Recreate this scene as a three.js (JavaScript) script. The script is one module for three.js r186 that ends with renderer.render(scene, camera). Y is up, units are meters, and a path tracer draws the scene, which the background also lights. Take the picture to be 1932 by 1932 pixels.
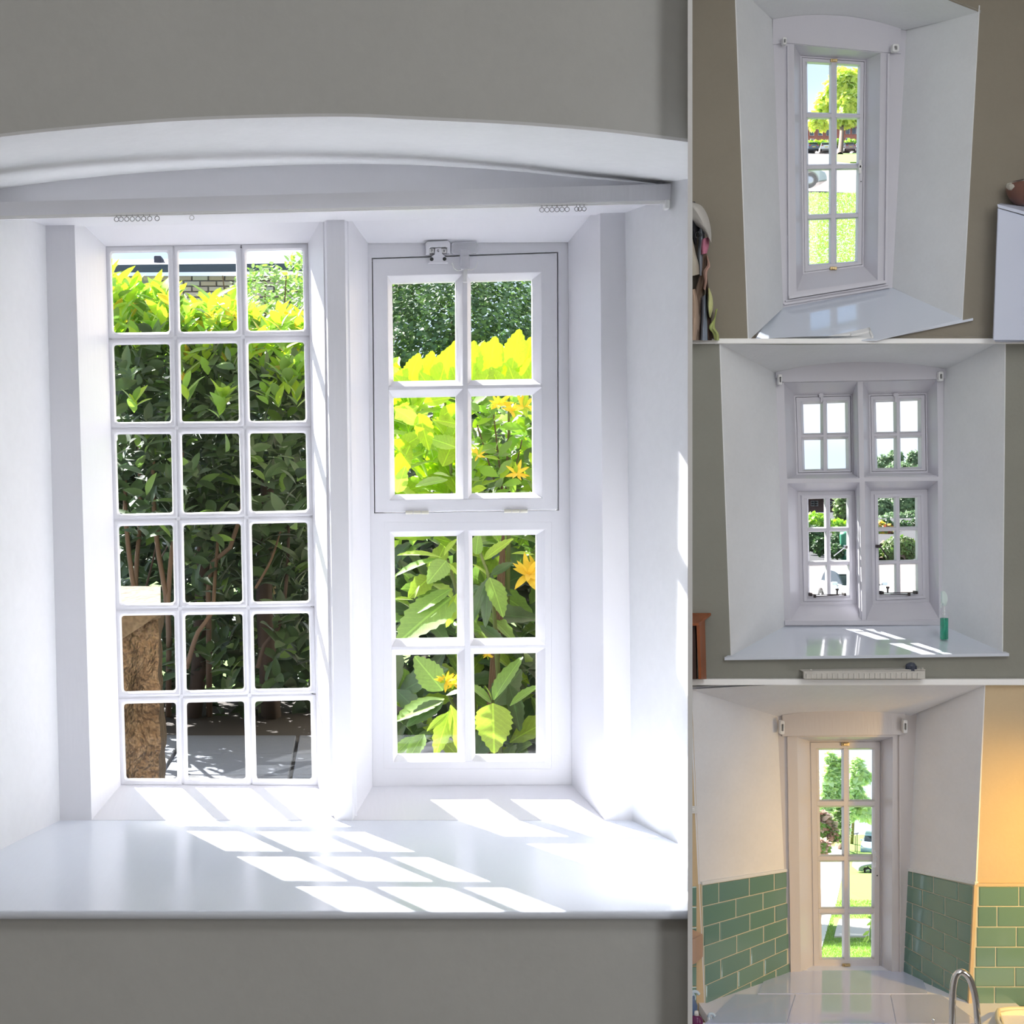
import * as THREE from 'three';
import { mergeGeometries, mergeVertices, toCreasedNormals } from 'three/addons/utils/BufferGeometryUtils.js';
import { RoundedBoxGeometry } from 'three/addons/geometries/RoundedBoxGeometry.js';
import { RectAreaLightUniformsLib } from 'three/addons/lights/RectAreaLightUniformsLib.js';
import { FontLoader } from 'three/addons/loaders/FontLoader.js';
import { TextGeometry } from 'three/addons/geometries/TextGeometry.js';

// ---------------------------------------------------------------- camera, sky, sun, added fill panels, exposure
const F = 2900, CX = 650, CY = 900, EY = 4;            // focal length and vanishing point in pixels of the 1932 frame; eye height above the hall floor
const scene = new THREE.Scene();
const camera = new THREE.PerspectiveCamera(2 * Math.atan(966 / F) * 180 / Math.PI, 1, 0.05, 900);
camera.position.set(0, EY, 0);
camera.lookAt(0, EY, -1);
camera.setViewOffset(1932, 1932, 966 - CX, 966 - CY, 1932, 1932);   // the lens is shifted: walls stay parallel to the picture
camera.updateProjectionMatrix();
scene.add(camera);

function rng(seed) { let s = seed >>> 0; return () => { s = (s + 0x6D2B79F5) >>> 0; let t = s; t = Math.imul(t ^ (t >>> 15), t | 1); t ^= t + Math.imul(t ^ (t >>> 7), t | 61); return ((t ^ (t >>> 14)) >>> 0) / 4294967296; }; }
function hash3(x, y, z) { let h = Math.imul(x, 374761393) ^ Math.imul(y, 668265263) ^ Math.imul(z, 1274126177); h = Math.imul(h ^ (h >>> 13), 1103515245); return ((h ^ (h >>> 16)) >>> 0) / 4294967296; }
function noise3(x, y, z, wrap = 0) {
  const X = Math.floor(x), Y = Math.floor(y), Z = Math.floor(z), f = (t) => t * t * (3 - 2 * t), u = f(x - X), v = f(y - Y), w = f(z - Z);
  const m = (a) => wrap ? ((a % wrap) + wrap) % wrap : a, c = (i, j, k) => hash3(m(X + i), m(Y + j), Z + k), L = (a, b, t) => a + (b - a) * t;
  return L(L(L(c(0, 0, 0), c(1, 0, 0), u), L(c(0, 1, 0), c(1, 1, 0), u), v), L(L(c(0, 0, 1), c(1, 0, 1), u), L(c(0, 1, 1), c(1, 1, 1), u), v), w);
}
function fbm(x, y, z, oct = 4, wrap = 0) { let a = 0.5, s = 0, n = 0; for (let i = 0; i < oct; i++) { s += a * noise3(x, y, z + i * 17, wrap); n += a; a *= 0.5; x *= 2; y *= 2; z *= 1; wrap *= 2; } return s / n; }

{ // bright hazy sky with thin cloud, the same all the way round
  const W = 512, H = 256, d = new Float32Array(W * H * 4);
  for (let j = 0; j < H; j++) for (let i = 0; i < W; i++) {
    const el = ((j + 0.5) / H - 0.5) * Math.PI, az = (i + 0.5) / W * 2 * Math.PI, x = Math.cos(el) * Math.cos(az), z = Math.cos(el) * Math.sin(az), y = Math.sin(el);
    const c = Math.min(1, Math.max(0, (fbm(x * 9 + 20, y * 16 + 20, z * 9 + 20, 4) - 0.43) * 4)), up = Math.max(0, y);
    const blue = [0.80 - 0.38 * up, 0.98 - 0.26 * up, 1.22 - 0.02 * up], white = [1.36, 1.40, 1.48];
    const k = (j * W + i) * 4; for (let n = 0; n < 3; n++) d[k + n] = blue[n] + (white[n] - blue[n]) * c; d[k + 3] = 1;
  }
  const t = new THREE.DataTexture(d, W, H, THREE.RGBAFormat, THREE.FloatType);
  t.mapping = THREE.EquirectangularReflectionMapping; t.magFilter = t.minFilter = THREE.LinearFilter; t.needsUpdate = true;
  scene.background = t; scene.environment = t;
}
const SUN = new THREE.Vector3(-0.585, 0.92, -1).normalize();       // towards the sun: behind the windows, high on the left
const sun = new THREE.DirectionalLight(new THREE.Color(1, 0.985, 0.95), 25);
sun.position.copy(SUN).multiplyScalar(60).add(new THREE.Vector3(2, EY, -6)); sun.target.position.set(2, EY, -6);
sun.castShadow = true; sun.shadow.mapSize.set(4096, 4096); sun.shadow.radius = 1; sun.shadow.bias = -0.0004;
Object.assign(sun.shadow.camera, { left: -14, right: 14, top: 14, bottom: -14, near: 1, far: 160 });
scene.add(sun, sun.target);

RectAreaLightUniformsLib.init();
const FILL_PANELS = [
  [4.62, EY - 2.1, -6.0, 0.8, 0.8, [2.5, EY - 2.1, -8.6], 7, [1, 0.98, 0.98]],   // [x, y, z, width, height, look-at, intensity, colour]: added fill panels, unseen, no lamps of the hall
  [-0.2, EY + 3.16, 1.4, 2.2, 1.6, [-0.2, 0, 1.4], 1.7, [0.97, 0.985, 1.0]],
  [3.4, EY + 1.0, 3.46, 1.6, 2.6, [3.4, EY + 1.0, 0], 5, [0.97, 0.985, 1.0]],
  [3.1, EY + 2.15, -3.3, 2.7, 1.6, [3.1, EY + 1.6, -8.3], 2.2, [0.97, 0.985, 1.0]],
  [3.2, EY + 3.16, -4.6, 1.2, 1.2, [3.2, 0, -4.6], 2, [0.97, 0.985, 1.0]],
];
const renderer = new THREE.WebGLRenderer({ antialias: true });
renderer.toneMapping = THREE.LinearToneMapping;
renderer.toneMappingExposure = 1.1;
renderer.shadowMap.enabled = true;

// ---------------------------------------------------------------- helpers
const V3 = THREE.Vector3;
const P = (x, y, Z) => new V3((x - CX) * Z / F, EY + (CY - y) * Z / F, -Z);      // a point of the front elevation at distance Z
const W3 = (X, Y, Z) => new V3(X, EY + Y, -Z);
const names = new Map();
function numbered(n) { const k = names.get(n) || 0; names.set(n, k + 1); return k ? n + '_' + String(k).padStart(3, '0') : n; }
function shadow(m) { m.castShadow = m.receiveShadow = true; return m; }
function tag(o, label, category, group) { o.userData.label = label; o.userData.category = category; if (group) o.userData.group = group; return o; }
function thing(name, label, category, pos, group) { const g = new THREE.Group(); g.name = numbered(name); if (pos) g.position.copy(pos); tag(g, label, category, group); scene.add(g); return g; }
function mesh(name, geo, mat, parent, world = false) {
  const m = shadow(new THREE.Mesh(geo, mat)); m.name = numbered(name);
  if (world && parent && parent !== scene) { const w = new V3(); let q = parent; while (q && q !== scene) { w.add(q.position); q = q.parent; } m.position.sub(w); }
  (parent || scene).add(m); return m;
}
const wm = (name, geo, mat, parent) => mesh(name, geo, mat, parent, true);     // geometry given in world coordinates
function struct(name, geo, mat, label) { const m = mesh(name, geo, mat, scene); m.userData.kind = 'structure'; if (label) m.userData.label = label; return m; }
function structGroup(name, label) { const g = new THREE.Group(); g.name = numbered(name); g.userData.kind = 'structure'; if (label) g.userData.label = label; scene.add(g); return g; }
function stuff(name, geo, mat, mats, parent, colors) {
  const m = shadow(new THREE.InstancedMesh(geo, mat, mats.length)); m.name = numbered(name); m.userData.kind = 'stuff';
  mats.forEach((x, i) => { m.setMatrixAt(i, x); if (colors) m.setColorAt(i, colors[i]); });
  if (parent && parent !== scene) { const w = new V3(); let q = parent; while (q && q !== scene) { w.add(q.position); q = q.parent; } m.position.sub(w); }
  (parent || scene).add(m); return m;
}
function boxUV(g, s = 1) {   // uv in metres, by the dominant axis of each face
  g = g.index ? g.toNonIndexed() : g; const p = g.attributes.position, uv = new Float32Array(p.count * 2), a = new V3(), b = new V3(), c = new V3();
  for (let i = 0; i < p.count; i += 3) {
    a.fromBufferAttribute(p, i); b.fromBufferAttribute(p, i + 1); c.fromBufferAttribute(p, i + 2);
    const n = b.clone().sub(a).cross(c.clone().sub(a)), x = Math.abs(n.x), y = Math.abs(n.y), z = Math.abs(n.z);
    [a, b, c].forEach((v, k) => { const q = x >= y && x >= z ? [v.z, v.y] : y >= z ? [v.x, v.z] : [v.x, v.y]; uv[(i + k) * 2] = q[0] * s; uv[(i + k) * 2 + 1] = q[1] * s; });
  }
  g.setAttribute('uv', new THREE.BufferAttribute(uv, 2)); return g;
}
function tris(list) { // list of Vector3 triples, flat
  const g = new THREE.BufferGeometry(), a = new Float32Array(list.length * 3); list.forEach((v, i) => { a[3 * i] = v.x; a[3 * i + 1] = v.y; a[3 * i + 2] = v.z; });
  g.setAttribute('position', new THREE.BufferAttribute(a, 3)); g.computeVertexNormals(); return boxUV(g);
}
function hexa(f, b) { // front TL BL BR TR and back TL BL BR TR: a closed six-sided solid
  const q = (p, r, s, t) => [p, r, s, p, s, t], L = [];
  L.push(...q(f[0], f[1], f[2], f[3]), ...q(b[3], b[2], b[1], b[0]));
  for (let i = 0; i < 4; i++) { const j = (i + 1) % 4; L.push(...q(f[j], f[i], b[i], b[j])); }
  const g = tris(L.map((v) => v.clone())); // orient outwards
  const c = [...f, ...b].reduce((s, v) => s.add(v), new V3()).multiplyScalar(1 / 8), p = g.attributes.position; let vol = 0; const A = new V3(), B = new V3(), C = new V3();
  for (let i = 0; i < p.count; i += 3) { A.fromBufferAttribute(p, i).sub(c); B.fromBufferAttribute(p, i + 1).sub(c); C.fromBufferAttribute(p, i + 2).sub(c); vol += A.dot(B.cross(C)); }
  if (vol < 0) { const a = p.array; for (let i = 0; i < a.length; i += 9) for (let k = 0; k < 3; k++) { const t = a[i + 3 + k]; a[i + 3 + k] = a[i + 6 + k]; a[i + 6 + k] = t; } g.computeVertexNormals(); return boxUV(g); }
  return g;
}
const off = (pts, v) => pts.map((p) => p.clone().add(v));
function slab(pts, v) { return hexa(pts, off(pts, v)); }                      // four points and a thickness vector
const px4 = (a, Z) => a.map(([x, y, z]) => P(x, y, z ?? Z));
function shapeOf(pts, holes = []) { const s = new THREE.Shape(pts.map((p) => new THREE.Vector2(p.x, p.y))); for (const h of holes) s.holes.push(new THREE.Path(h.map((p) => new THREE.Vector2(p.x, p.y)))); return s; }
function plate(poly, Z, depth, bevel = 0, holes = []) {                      // outline of the front elevation, extruded backwards
  const s = shapeOf(poly.map(([x, y]) => P(x, y, Z)), holes.map((h) => h.map(([x, y]) => P(x, y, Z))));
  const g = new THREE.ExtrudeGeometry(s, { depth: Math.max(1e-4, depth - 2 * bevel), bevelEnabled: bevel > 0, bevelThickness: bevel, bevelSize: bevel, bevelOffset: -bevel, bevelSegments: 2, curveSegments: 8 });
  g.translate(0, 0, -Z - depth + bevel); return boxUV(g);
}
function box(X0, X1, Y0, Y1, Z0, Z1) { const g = new THREE.BoxGeometry(X1 - X0, Y1 - Y0, Z1 - Z0); g.translate((X0 + X1) / 2, EY + (Y0 + Y1) / 2, -(Z0 + Z1) / 2); return boxUV(g); }
function rbox(X0, X1, Y0, Y1, Z0, Z1, r = 0.004) { const g = new RoundedBoxGeometry(X1 - X0, Y1 - Y0, Z1 - Z0, 2, r); g.translate((X0 + X1) / 2, EY + (Y0 + Y1) / 2, -(Z0 + Z1) / 2); return boxUV(g); }
function pbox(x0, x1, y0, y1, Z, depth, r = 0.003) { const a = P(x0, y1, Z), b = P(x1, y0, Z); return rbox(a.x, b.x, a.y - EY, b.y - EY, Z, Z + depth, Math.min(r, (b.x - a.x) / 2.2, (b.y - a.y) / 2.2, depth / 2.2)); }
function tube(pts, r, seg = 24, rad = 8, closed = false) { return new THREE.TubeGeometry(new THREE.CatmullRomCurve3(pts, closed), seg, r, rad, closed); }
function taperTube(pts, r0, r1, seg = 12, rad = 6) {
  const c = new THREE.CatmullRomCurve3(pts), g = new THREE.TubeGeometry(c, seg, 1, rad), p = g.attributes.position;
  for (let i = 0; i <= seg; i++) { const o = c.getPointAt(i / seg), r = r0 + (r1 - r0) * i / seg; for (let j = 0; j <= rad; j++) { const k = i * (rad + 1) + j, v = new V3().fromBufferAttribute(p, k).sub(o).multiplyScalar(r).add(o); p.setXYZ(k, v.x, v.y, v.z); } }
  return g;
}
function lathe(prof, at, seg = 24) { const g = new THREE.LatheGeometry(prof.map(([r, y]) => new THREE.Vector2(r, y)), seg); g.translate(at.x, at.y, at.z); return g; }
function merged(list) { return mergeGeometries(list.map((g) => { const h = g.index ? g.toNonIndexed() : g.clone(); for (const k of Object.keys(h.attributes)) if (!['position', 'normal', 'uv'].includes(k)) h.deleteAttribute(k); if (!h.attributes.uv) boxUV(h); return h; })); }
function onPlane(a, b, c) { const n = b.clone().sub(a).cross(c.clone().sub(a)).normalize(), o = new V3(0, EY, 0), d = n.dot(a.clone().sub(o)); return (x, y, lift = 0) => { const r = P(x, y, 1).sub(o), t = d / n.dot(r), s = n.dot(r) > 0 ? -lift : lift; return o.clone().addScaledVector(r, t).addScaledVector(n, s); }; }
function lerp(a, b, t) { return a + (b - a) * t; }
function lerpList(xs, ys, x) { if (x <= xs[0]) return ys[0]; for (let i = 1; i < xs.length; i++) if (x <= xs[i]) return lerp(ys[i - 1], ys[i], (x - xs[i - 1]) / (xs[i] - xs[i - 1])); return ys[ys.length - 1]; }
function arc(pts, n = 24) { const c = new THREE.CatmullRomCurve3(pts.map(([x, y]) => new V3(x, y, 0)), false, 'centripetal'); return c.getPoints(n).map((v) => [v.x, v.y]); }

// ---------------------------------------------------------------- materials
function tex(w, h, fn, srgb = false, rep = 1) {
  const d = new Uint8Array(w * h * 4);
  for (let j = 0; j < h; j++) for (let i = 0; i < w; i++) { const c = fn(i / w, j / h, i, j), k = (j * w + i) * 4; for (let n = 0; n < 3; n++) d[k + n] = Math.max(0, Math.min(255, Math.round((Array.isArray(c) ? c[n] : c) * 255))); d[k + 3] = 255; }
  const t = new THREE.DataTexture(d, w, h, THREE.RGBAFormat); t.wrapS = t.wrapT = THREE.RepeatWrapping; t.magFilter = THREE.LinearFilter; t.minFilter = THREE.LinearMipmapLinearFilter; t.generateMipmaps = true;
  if (srgb) t.colorSpace = THREE.SRGBColorSpace; t.repeat.set(rep, rep); t.needsUpdate = true; return t;
}
const C = (r, g, b) => new THREE.Color().setRGB(r, g, b);
const rollBump = tex(256, 256, (u, v) => 0.5 * fbm(u * 24, v * 24, 3, 3, 24) + 0.5 * fbm(u * 6, v * 6, 9, 2, 6), false, 2.5);
const brushBump = tex(256, 256, (u, v) => 0.6 * fbm(u * 40, v * 5, 1, 3, 40) + 0.4 * fbm(u * 4, v * 4, 5, 3, 4), false, 3);
const plasterMap = tex(256, 256, (u, v) => { const a = fbm(u * 5, v * 5, 2, 5, 5), b = fbm(u * 60, v * 60, 8, 2, 60); const k = 0.93 + 0.07 * a + 0.03 * (b - 0.5); return [k, k, k]; }, false, 1.2);
function paint(c, rough = 0.85, o = {}) { return new THREE.MeshStandardMaterial({ color: c, roughness: rough, map: plasterMap, bumpMap: rollBump, bumpScale: 0.0012, ...o }); }
function gloss(c, rough = 0.38, o = {}) { return new THREE.MeshPhysicalMaterial({ color: c, roughness: rough, bumpMap: brushBump, bumpScale: 0.0006, ...o }); }
const M = {
  wallGrey: paint(C(0.655, 0.66, 0.64)), wallOlive: paint(C(0.275, 0.245, 0.195)), wallSage: paint(C(0.275, 0.275, 0.24)), wallCream: paint(C(0.42, 0.38, 0.33)), whiteKitchen: paint(C(0.84, 0.84, 0.87), 0.75), wallKitchen: paint(C(0.63, 0.49, 0.31)),  // kitchen wall: cream paint with some of the lamp yellow mixed into its colour
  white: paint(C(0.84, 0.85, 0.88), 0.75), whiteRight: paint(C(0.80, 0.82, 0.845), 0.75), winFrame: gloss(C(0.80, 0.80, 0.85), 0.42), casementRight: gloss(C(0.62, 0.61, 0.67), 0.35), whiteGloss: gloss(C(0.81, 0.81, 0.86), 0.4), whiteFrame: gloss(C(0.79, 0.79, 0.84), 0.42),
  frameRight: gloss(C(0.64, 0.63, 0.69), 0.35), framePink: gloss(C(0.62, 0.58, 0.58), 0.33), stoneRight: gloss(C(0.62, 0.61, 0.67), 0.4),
  divider: paint(C(0.97, 0.97, 0.97), 0.7, { map: null }),
  sill: gloss(C(0.82, 0.87, 0.97), 0.2, { ior: 1.4, bumpScale: 0.0002 }), sillBlue: gloss(C(0.68, 0.73, 0.83), 0.12, { ior: 1.7, clearcoat: 0.6, clearcoatRoughness: 0.06, bumpScale: 0.0001 }),
  glass: new THREE.MeshPhysicalMaterial({ color: 0xffffff, transmission: 1, roughness: 0, thickness: 0, ior: 1.5 }),
  rail: new THREE.MeshStandardMaterial({ color: C(0.8, 0.8, 0.8), roughness: 0.35 }), clear: new THREE.MeshPhysicalMaterial({ color: C(0.96, 0.96, 0.98), transmission: 0.75, roughness: 0.25, thickness: 0, ior: 1.45 }),
  dark: new THREE.MeshStandardMaterial({ color: C(0.02, 0.02, 0.022), roughness: 0.5 }), brass: new THREE.MeshStandardMaterial({ color: C(0.55, 0.42, 0.22), roughness: 0.35, metalness: 0.9 }),
  chrome: new THREE.MeshStandardMaterial({ color: C(0.82, 0.83, 0.86), roughness: 0.06, metalness: 1 }), iron: new THREE.MeshStandardMaterial({ color: C(0.06, 0.05, 0.05), roughness: 0.45, metalness: 0.6 }),
  glider: new THREE.MeshStandardMaterial({ color: C(0.42, 0.42, 0.43), roughness: 0.3 }),
  shade: paint(C(0.45, 0.45, 0.44), 0.9),
};
// ---------------------------------------------------------------- the hall: walls, floor, ceiling with thickness
const ZF = 2.80, ZB = 3.5, ZL = 3.36, ZW = 3.68, ZR = 8.25, ZRB = 8.75, ZRW = 8.87;   // front wall, stone surround, lintel, glazing; the same for the far wall
const TOP = 3.2, BOT = -3.72, HX0 = -2.6, HX1 = 4.7, HZ1 = -3.5;
const floorMat = new THREE.MeshStandardMaterial({ color: C(0.24, 0.2, 0.165), roughness: 0.6, map: plasterMap });
const rayX = (px, Z) => (px - CX) * Z / F;
const flat = (y, h) => merged([box(HX0 - 0.3, HX1 + 0.3, y, y + h, HZ1 - 0.3, 3.6), slab([W3(rayX(1290, 9), y, 9), W3(rayX(1290, 3.6), y, 3.6), W3(HX1 + 0.3, y, 3.6), W3(HX1 + 0.3, y, 9)], new V3(0, h, 0))]);
struct('floor', flat(BOT - 0.3, 0.3), floorMat);
struct('ceiling', flat(TOP, 0.3), paint(C(0.8, 0.8, 0.79)));
struct('wall_back', box(HX0 - 0.3, HX1 + 0.3, BOT, TOP, HZ1 - 0.3, HZ1), M.wallCream);
struct('wall_left', box(HX0 - 0.3, HX0, BOT, TOP, HZ1, 3.1), M.wallCream);
struct('wall_right', box(HX1, HX1 + 0.3, BOT, TOP, HZ1, 9.0), M.wallCream);
// front wall of the large window, with its arched opening
const archF = arc([[-221, 296], [-100, 275], [0, 258.6], [171, 241], [342, 228], [512, 222], [660, 220.3], [811, 227], [982, 235.7], [1152, 250], [1302, 268.5]], 40);
const leftX = (HX0 / ZF) * F + CX, topY = CY - TOP / ZF * F, botY = CY - BOT / ZF * F;
struct('wall_front', plate([[leftX, topY], [1302, topY], [1302, 263.5], ...archF.slice().reverse().slice(1).map(([x, y]) => [x, y - 5]), [-224, 1722], [1302, 1722], [1302, botY], [leftX, botY]], ZF, 0.04, 0), M.wallGrey, 'grey painted wall around the arched opening of the large window');
// thin white partition between the large window and the far rooms (front edge towards the camera), outer wall behind it
struct('wall_partition', hexa([P(1297.5, topY, 2.72), P(1297.5, botY, 2.72), P(1306.5, botY, 2.72), P(1306.5, topY, 2.72)].map((v) => { v.y = v.y > EY ? EY + TOP : EY + BOT; return v; }),
  [P(1297.5, 0, 8.3), P(1297.5, 0, 8.3), P(1306.5, 0, 8.3), P(1306.5, 0, 8.3)].map((v, i) => { v.y = i === 0 || i === 3 ? EY + TOP : EY + BOT; return v; })), M.divider, 'white edge of the partition beside the large window');
{ const a = (Z, dx) => new V3((1297 - CX) * Z / F + dx, 0, -Z), y = (v, t) => v.clone().setY(t), t = EY + TOP + 0.3, b = EY + BOT - 0.3;
  const s = 4.1, e = 8.95; struct('wall_outer', hexa([y(a(s, -0.28), t), y(a(s, -0.28), b), y(a(s, -0.01), b), y(a(s, -0.01), t)], [y(a(e, -0.28), t), y(a(e, -0.28), b), y(a(e, -0.01), b), y(a(e, -0.01), t)]), new THREE.MeshStandardMaterial({ color: C(0.4, 0.34, 0.26), roughness: 0.9, map: plasterMap }));
  struct('wall_end', box((1297 - CX) * 8.3 / F - 0.4, (1306 - CX) * 8.3 / F + 0.01, BOT, TOP, 8.3, 8.95), M.shade); }

// ---------------------------------------------------------------- the large niche
const reveal = (pts, v) => slab(pts, v);
const archB = arc([[-140, 380], [0, 357.6], [102, 344], [205, 333], [307, 325], [512, 314], [660, 311], [790, 313], [913, 320], [1000, 327], [1084, 336], [1238, 349], [1300, 356]], 40);
{ // soffit: ruled between the two arches
  const L = [], g1 = archF.map(([x, y]) => P(x, y, ZF - 0.001)), g2 = archB.map(([x, y]) => P(x, y, ZL + 0.01)), up = new V3(0, 0.07, 0), n = g1.length - 1, q = (a, b, c, d) => L.push(a, b, c, a, c, d);
  for (let i = 0; i < n; i++) { q(g1[i], g2[i], g2[i + 1], g1[i + 1]); const bk = new V3(0, 0.07, -0.012), a = g1[i].clone().add(bk), b = g1[i + 1].clone().add(bk), c = g2[i + 1].clone().add(up), d = g2[i].clone().add(up); q(a, b, c, d); q(g2[i], d, c, g2[i + 1]); }
  for (let i = 0; i < n; i++) q(g1[i + 1], g1[i + 1].clone().add(new V3(0, 0.006, 0)), g1[i].clone().add(new V3(0, 0.006, 0)), g1[i]);
  const g = toCreasedNormals(tris(L.map((v) => v.clone())), 0.3);
  struct('ceiling_niche', g, new THREE.MeshStandardMaterial({ ...{ color: C(0.86, 0.87, 0.885), roughness: 0.75, map: plasterMap, bumpMap: rollBump, bumpScale: 0.0012, side: THREE.DoubleSide } }), 'white arched soffit over the large window');
}
const rightFrontX = (1300 - CX) * 3.23 / F;
struct('wall_reveal_left', slab([P(-218, 372, ZF), W3(-0.838, -0.9, ZF), P(120.5, 1560, ZB + 0.02), P(92, 404, ZB + 0.02)], new V3(-0.12, 0, -0.02)), M.white, 'white splayed reveal left of the large window');
struct('wall_reveal_right', slab([P(1171, 300, ZB + 0.02), P(1185.5, 1560, ZB + 0.02), W3(rightFrontX, -0.9, 3.23), W3(rightFrontX, 0.9, 3.23)], new V3(0, 0, -0.3)), M.white, 'white splayed reveal right of the large window');
// lintel face, its white underside, batten
struct('wall_lintel', merged([plate([[-140, 410], ...archB.map(([x, y]) => [x, y - 6]), [1300, 378], [640, 395]], ZL, 0.16, 0)]), M.whiteGloss, 'grey lintel board under the white arched soffit');
// stone surround with two openings
const LO = [[140, 408], [173, 1547], [633, 1547], [615, 398]], RO = [[650, 397], [665, 1547], [1141, 1547], [1132, 384]];
const LI = [[200, 465], [228, 1481], [599, 1482], [581, 459]], RI = [[694, 459], [703, 1484], [1079, 1481], [1072, 457]];
const inset = (q, d) => q;
struct('wall_surround', plate([[60, 330], [60, 1700], [1230, 1700], [1230, 330]], ZB, 0.06, 0, [LO, RO]), M.whiteFrame, 'white painted stone strips around both lights');
function splays(O, Zo, I, Zi, mat, t = 0.05, nm = 'trim_splay') {
  const o = px4(O, Zo), i = px4(I, Zi), c = i.reduce((s, v) => s.add(v.clone().multiplyScalar(0.25)), new V3()), out = [];
  const bo = o.map((v, k) => new V3(v.x + Math.sign(v.x - c.x) * t, v.y + Math.sign(v.y - c.y) * t, v.z - 0.02)), bi = i.map((v) => new V3(v.x + Math.sign(v.x - c.x) * t, v.y + Math.sign(v.y - c.y) * t, v.z - 0.02));
  const gs = []; for (let k = 0; k < 4; k++) { const j = (k + 1) % 4; gs.push(hexa([o[k], i[k], i[j], o[j]], [bo[k], bi[k], bi[j], bo[j]])); }
  return gs;
}
{ const g = structGroup('trim_splay', 'white chamfered stone round the fixed light'); splays(LO, ZB, LI, ZW, M.white).forEach((q) => mesh('splay', q, M.whiteGloss, g));
  const h = structGroup('trim_splay', 'white chamfered stone round the opening light'); splays(RO, ZB, RI, ZW, M.white).forEach((q) => mesh('splay', q, M.whiteGloss, h)); }
// outer leaf of the wall behind the surround, seals the openings outside
struct('wall_outer_front', merged([box(-2.9, -0.71, BOT, TOP, 3.55, 3.85), hexa([W3(0.58, TOP, 3.55), W3(0.58, BOT, 3.55), W3(1300 / 1, 0, 0), W3(0, 0, 0)].map((v, i) => i < 2 ? v : W3((1301 - CX) * 3.55 / F, i === 2 ? BOT : TOP, 3.55)), [W3(0.58, TOP, 3.85), W3(0.58, BOT, 3.85), W3((1301 - CX) * 3.85 / F, BOT, 3.85), W3((1301 - CX) * 3.85 / F, TOP, 3.85)]), box(-0.71, 0.58, 0.76, TOP, 3.55, 3.85), box(-0.71, 0.58, BOT, -0.81, 3.55, 3.85), box(-0.075, 0.03, -0.81, 0.76, 3.72, 3.85)]), new THREE.MeshStandardMaterial({ color: C(0.4, 0.34, 0.26), roughness: 0.9, map: plasterMap }));
// window sill with a rounded nosing
{ const H = 0.782, r = 0.008, s = new THREE.Shape(), x = ZB + 0.02, f = 2.766; s.moveTo(-x, -H); s.lineTo(-x, -H - 0.06); s.lineTo(-f - 0.036, -H - 0.06); s.lineTo(-f - 0.036, -H - 2 * r); s.lineTo(-f - r, -H - 2 * r); s.absarc(-f - r, -H - r, r, -Math.PI / 2, Math.PI / 2, false); s.closePath();
  const XL = -1.0, XR = 0.83, g = new THREE.ExtrudeGeometry(s, { depth: XR - XL, bevelEnabled: false, curveSegments: 8 }); const m = new THREE.Matrix4().makeBasis(new V3(0, 0, 1), new V3(0, 1, 0), new V3(1, 0, 0));
  const p = g.attributes.position; for (let i = 0; i < p.count; i++) { const sx = p.getX(i), sy = p.getY(i), sz = p.getZ(i); let X = XL + sz; const Z = -sx; const lim = (1299 - CX) * Z / F; if (X > lim) X = lim; p.setXYZ(i, X, EY + sy, -Z); }
  // mirrored axes: turn the faces the right way round
  const gi = g.index ? g.toNonIndexed() : g, a = gi.attributes.position.array; for (let i = 0; i < a.length; i += 9) for (let k = 0; k < 3; k++) { const t = a[i + 3 + k]; a[i + 3 + k] = a[i + 6 + k]; a[i + 6 + k] = t; } gi.computeVertexNormals();
  struct('sill_front', boxUV(gi), M.sill, 'glossy white sill of the large window, with sun patches'); }

// ---------------------------------------------------------------- glazing builder
function gridSpec(ct, cb, rl, rr) { // x edges along top and bottom, y edges along left and right -> corner(k, m)
  const yT = rl[0], yB = rl[rl.length - 1], n = ct.length - 1;
  return (k, m) => { let x = ct[k], y = rl[m]; for (let i = 0; i < 3; i++) { const t = (y - yT) / (yB - yT); x = lerp(ct[k], cb[k], t); const s = (x - lerp(ct[0], cb[0], t)) / (lerp(ct[n], cb[n], t) - lerp(ct[0], cb[0], t)); y = lerp(rl[m], rr[m], s); } return [x, y]; };
}
function rim(outer, Zo, inner, Zi, back = 0.02) { // sloping border from the frame face to the pane
  const o = px4(outer, Zo), i = px4(inner, Zi), ob = o.map((v) => new V3(v.x, v.y, -Zi - back)), ib = i.map((v) => new V3(v.x, v.y, -Zi - back)), L = [], q = (a, b, c, d) => L.push(a, b, c, a, c, d);
  for (let k = 0; k < 4; k++) { const j = (k + 1) % 4; q(o[k], o[j], i[j], i[k]); q(i[k], i[j], ib[j], ib[k]); q(ib[k], ib[j], ob[j], ob[k]); q(ob[k], ob[j], o[j], o[k]); }
  return tris(L.map((v) => v.clone()).reduce((a, v, n, all) => { if (n % 3 === 0) a.push(all[n], all[n + 2], all[n + 1]); return a; }, []));
}
function roundedQuad(q, r, n = 3) { // corner-rounded outline of a quad, in pixels
  const out = []; for (let k = 0; k < 4; k++) { const p = q[k], a = q[(k + 3) % 4], b = q[(k + 1) % 4], d = (u, v) => { const l = Math.hypot(v[0] - u[0], v[1] - u[1]); return [u[0] + (v[0] - u[0]) * r / l, u[1] + (v[1] - u[1]) * r / l]; }, s = d(p, a), e = d(p, b);
    for (let i = 0; i <= n; i++) { const t = i / n; out.push([(1 - t) ** 2 * s[0] + 2 * t * (1 - t) * p[0] + t * t * e[0], (1 - t) ** 2 * s[1] + 2 * t * (1 - t) * p[1] + t * t * e[1]]); } }
  return out;
}
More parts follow.
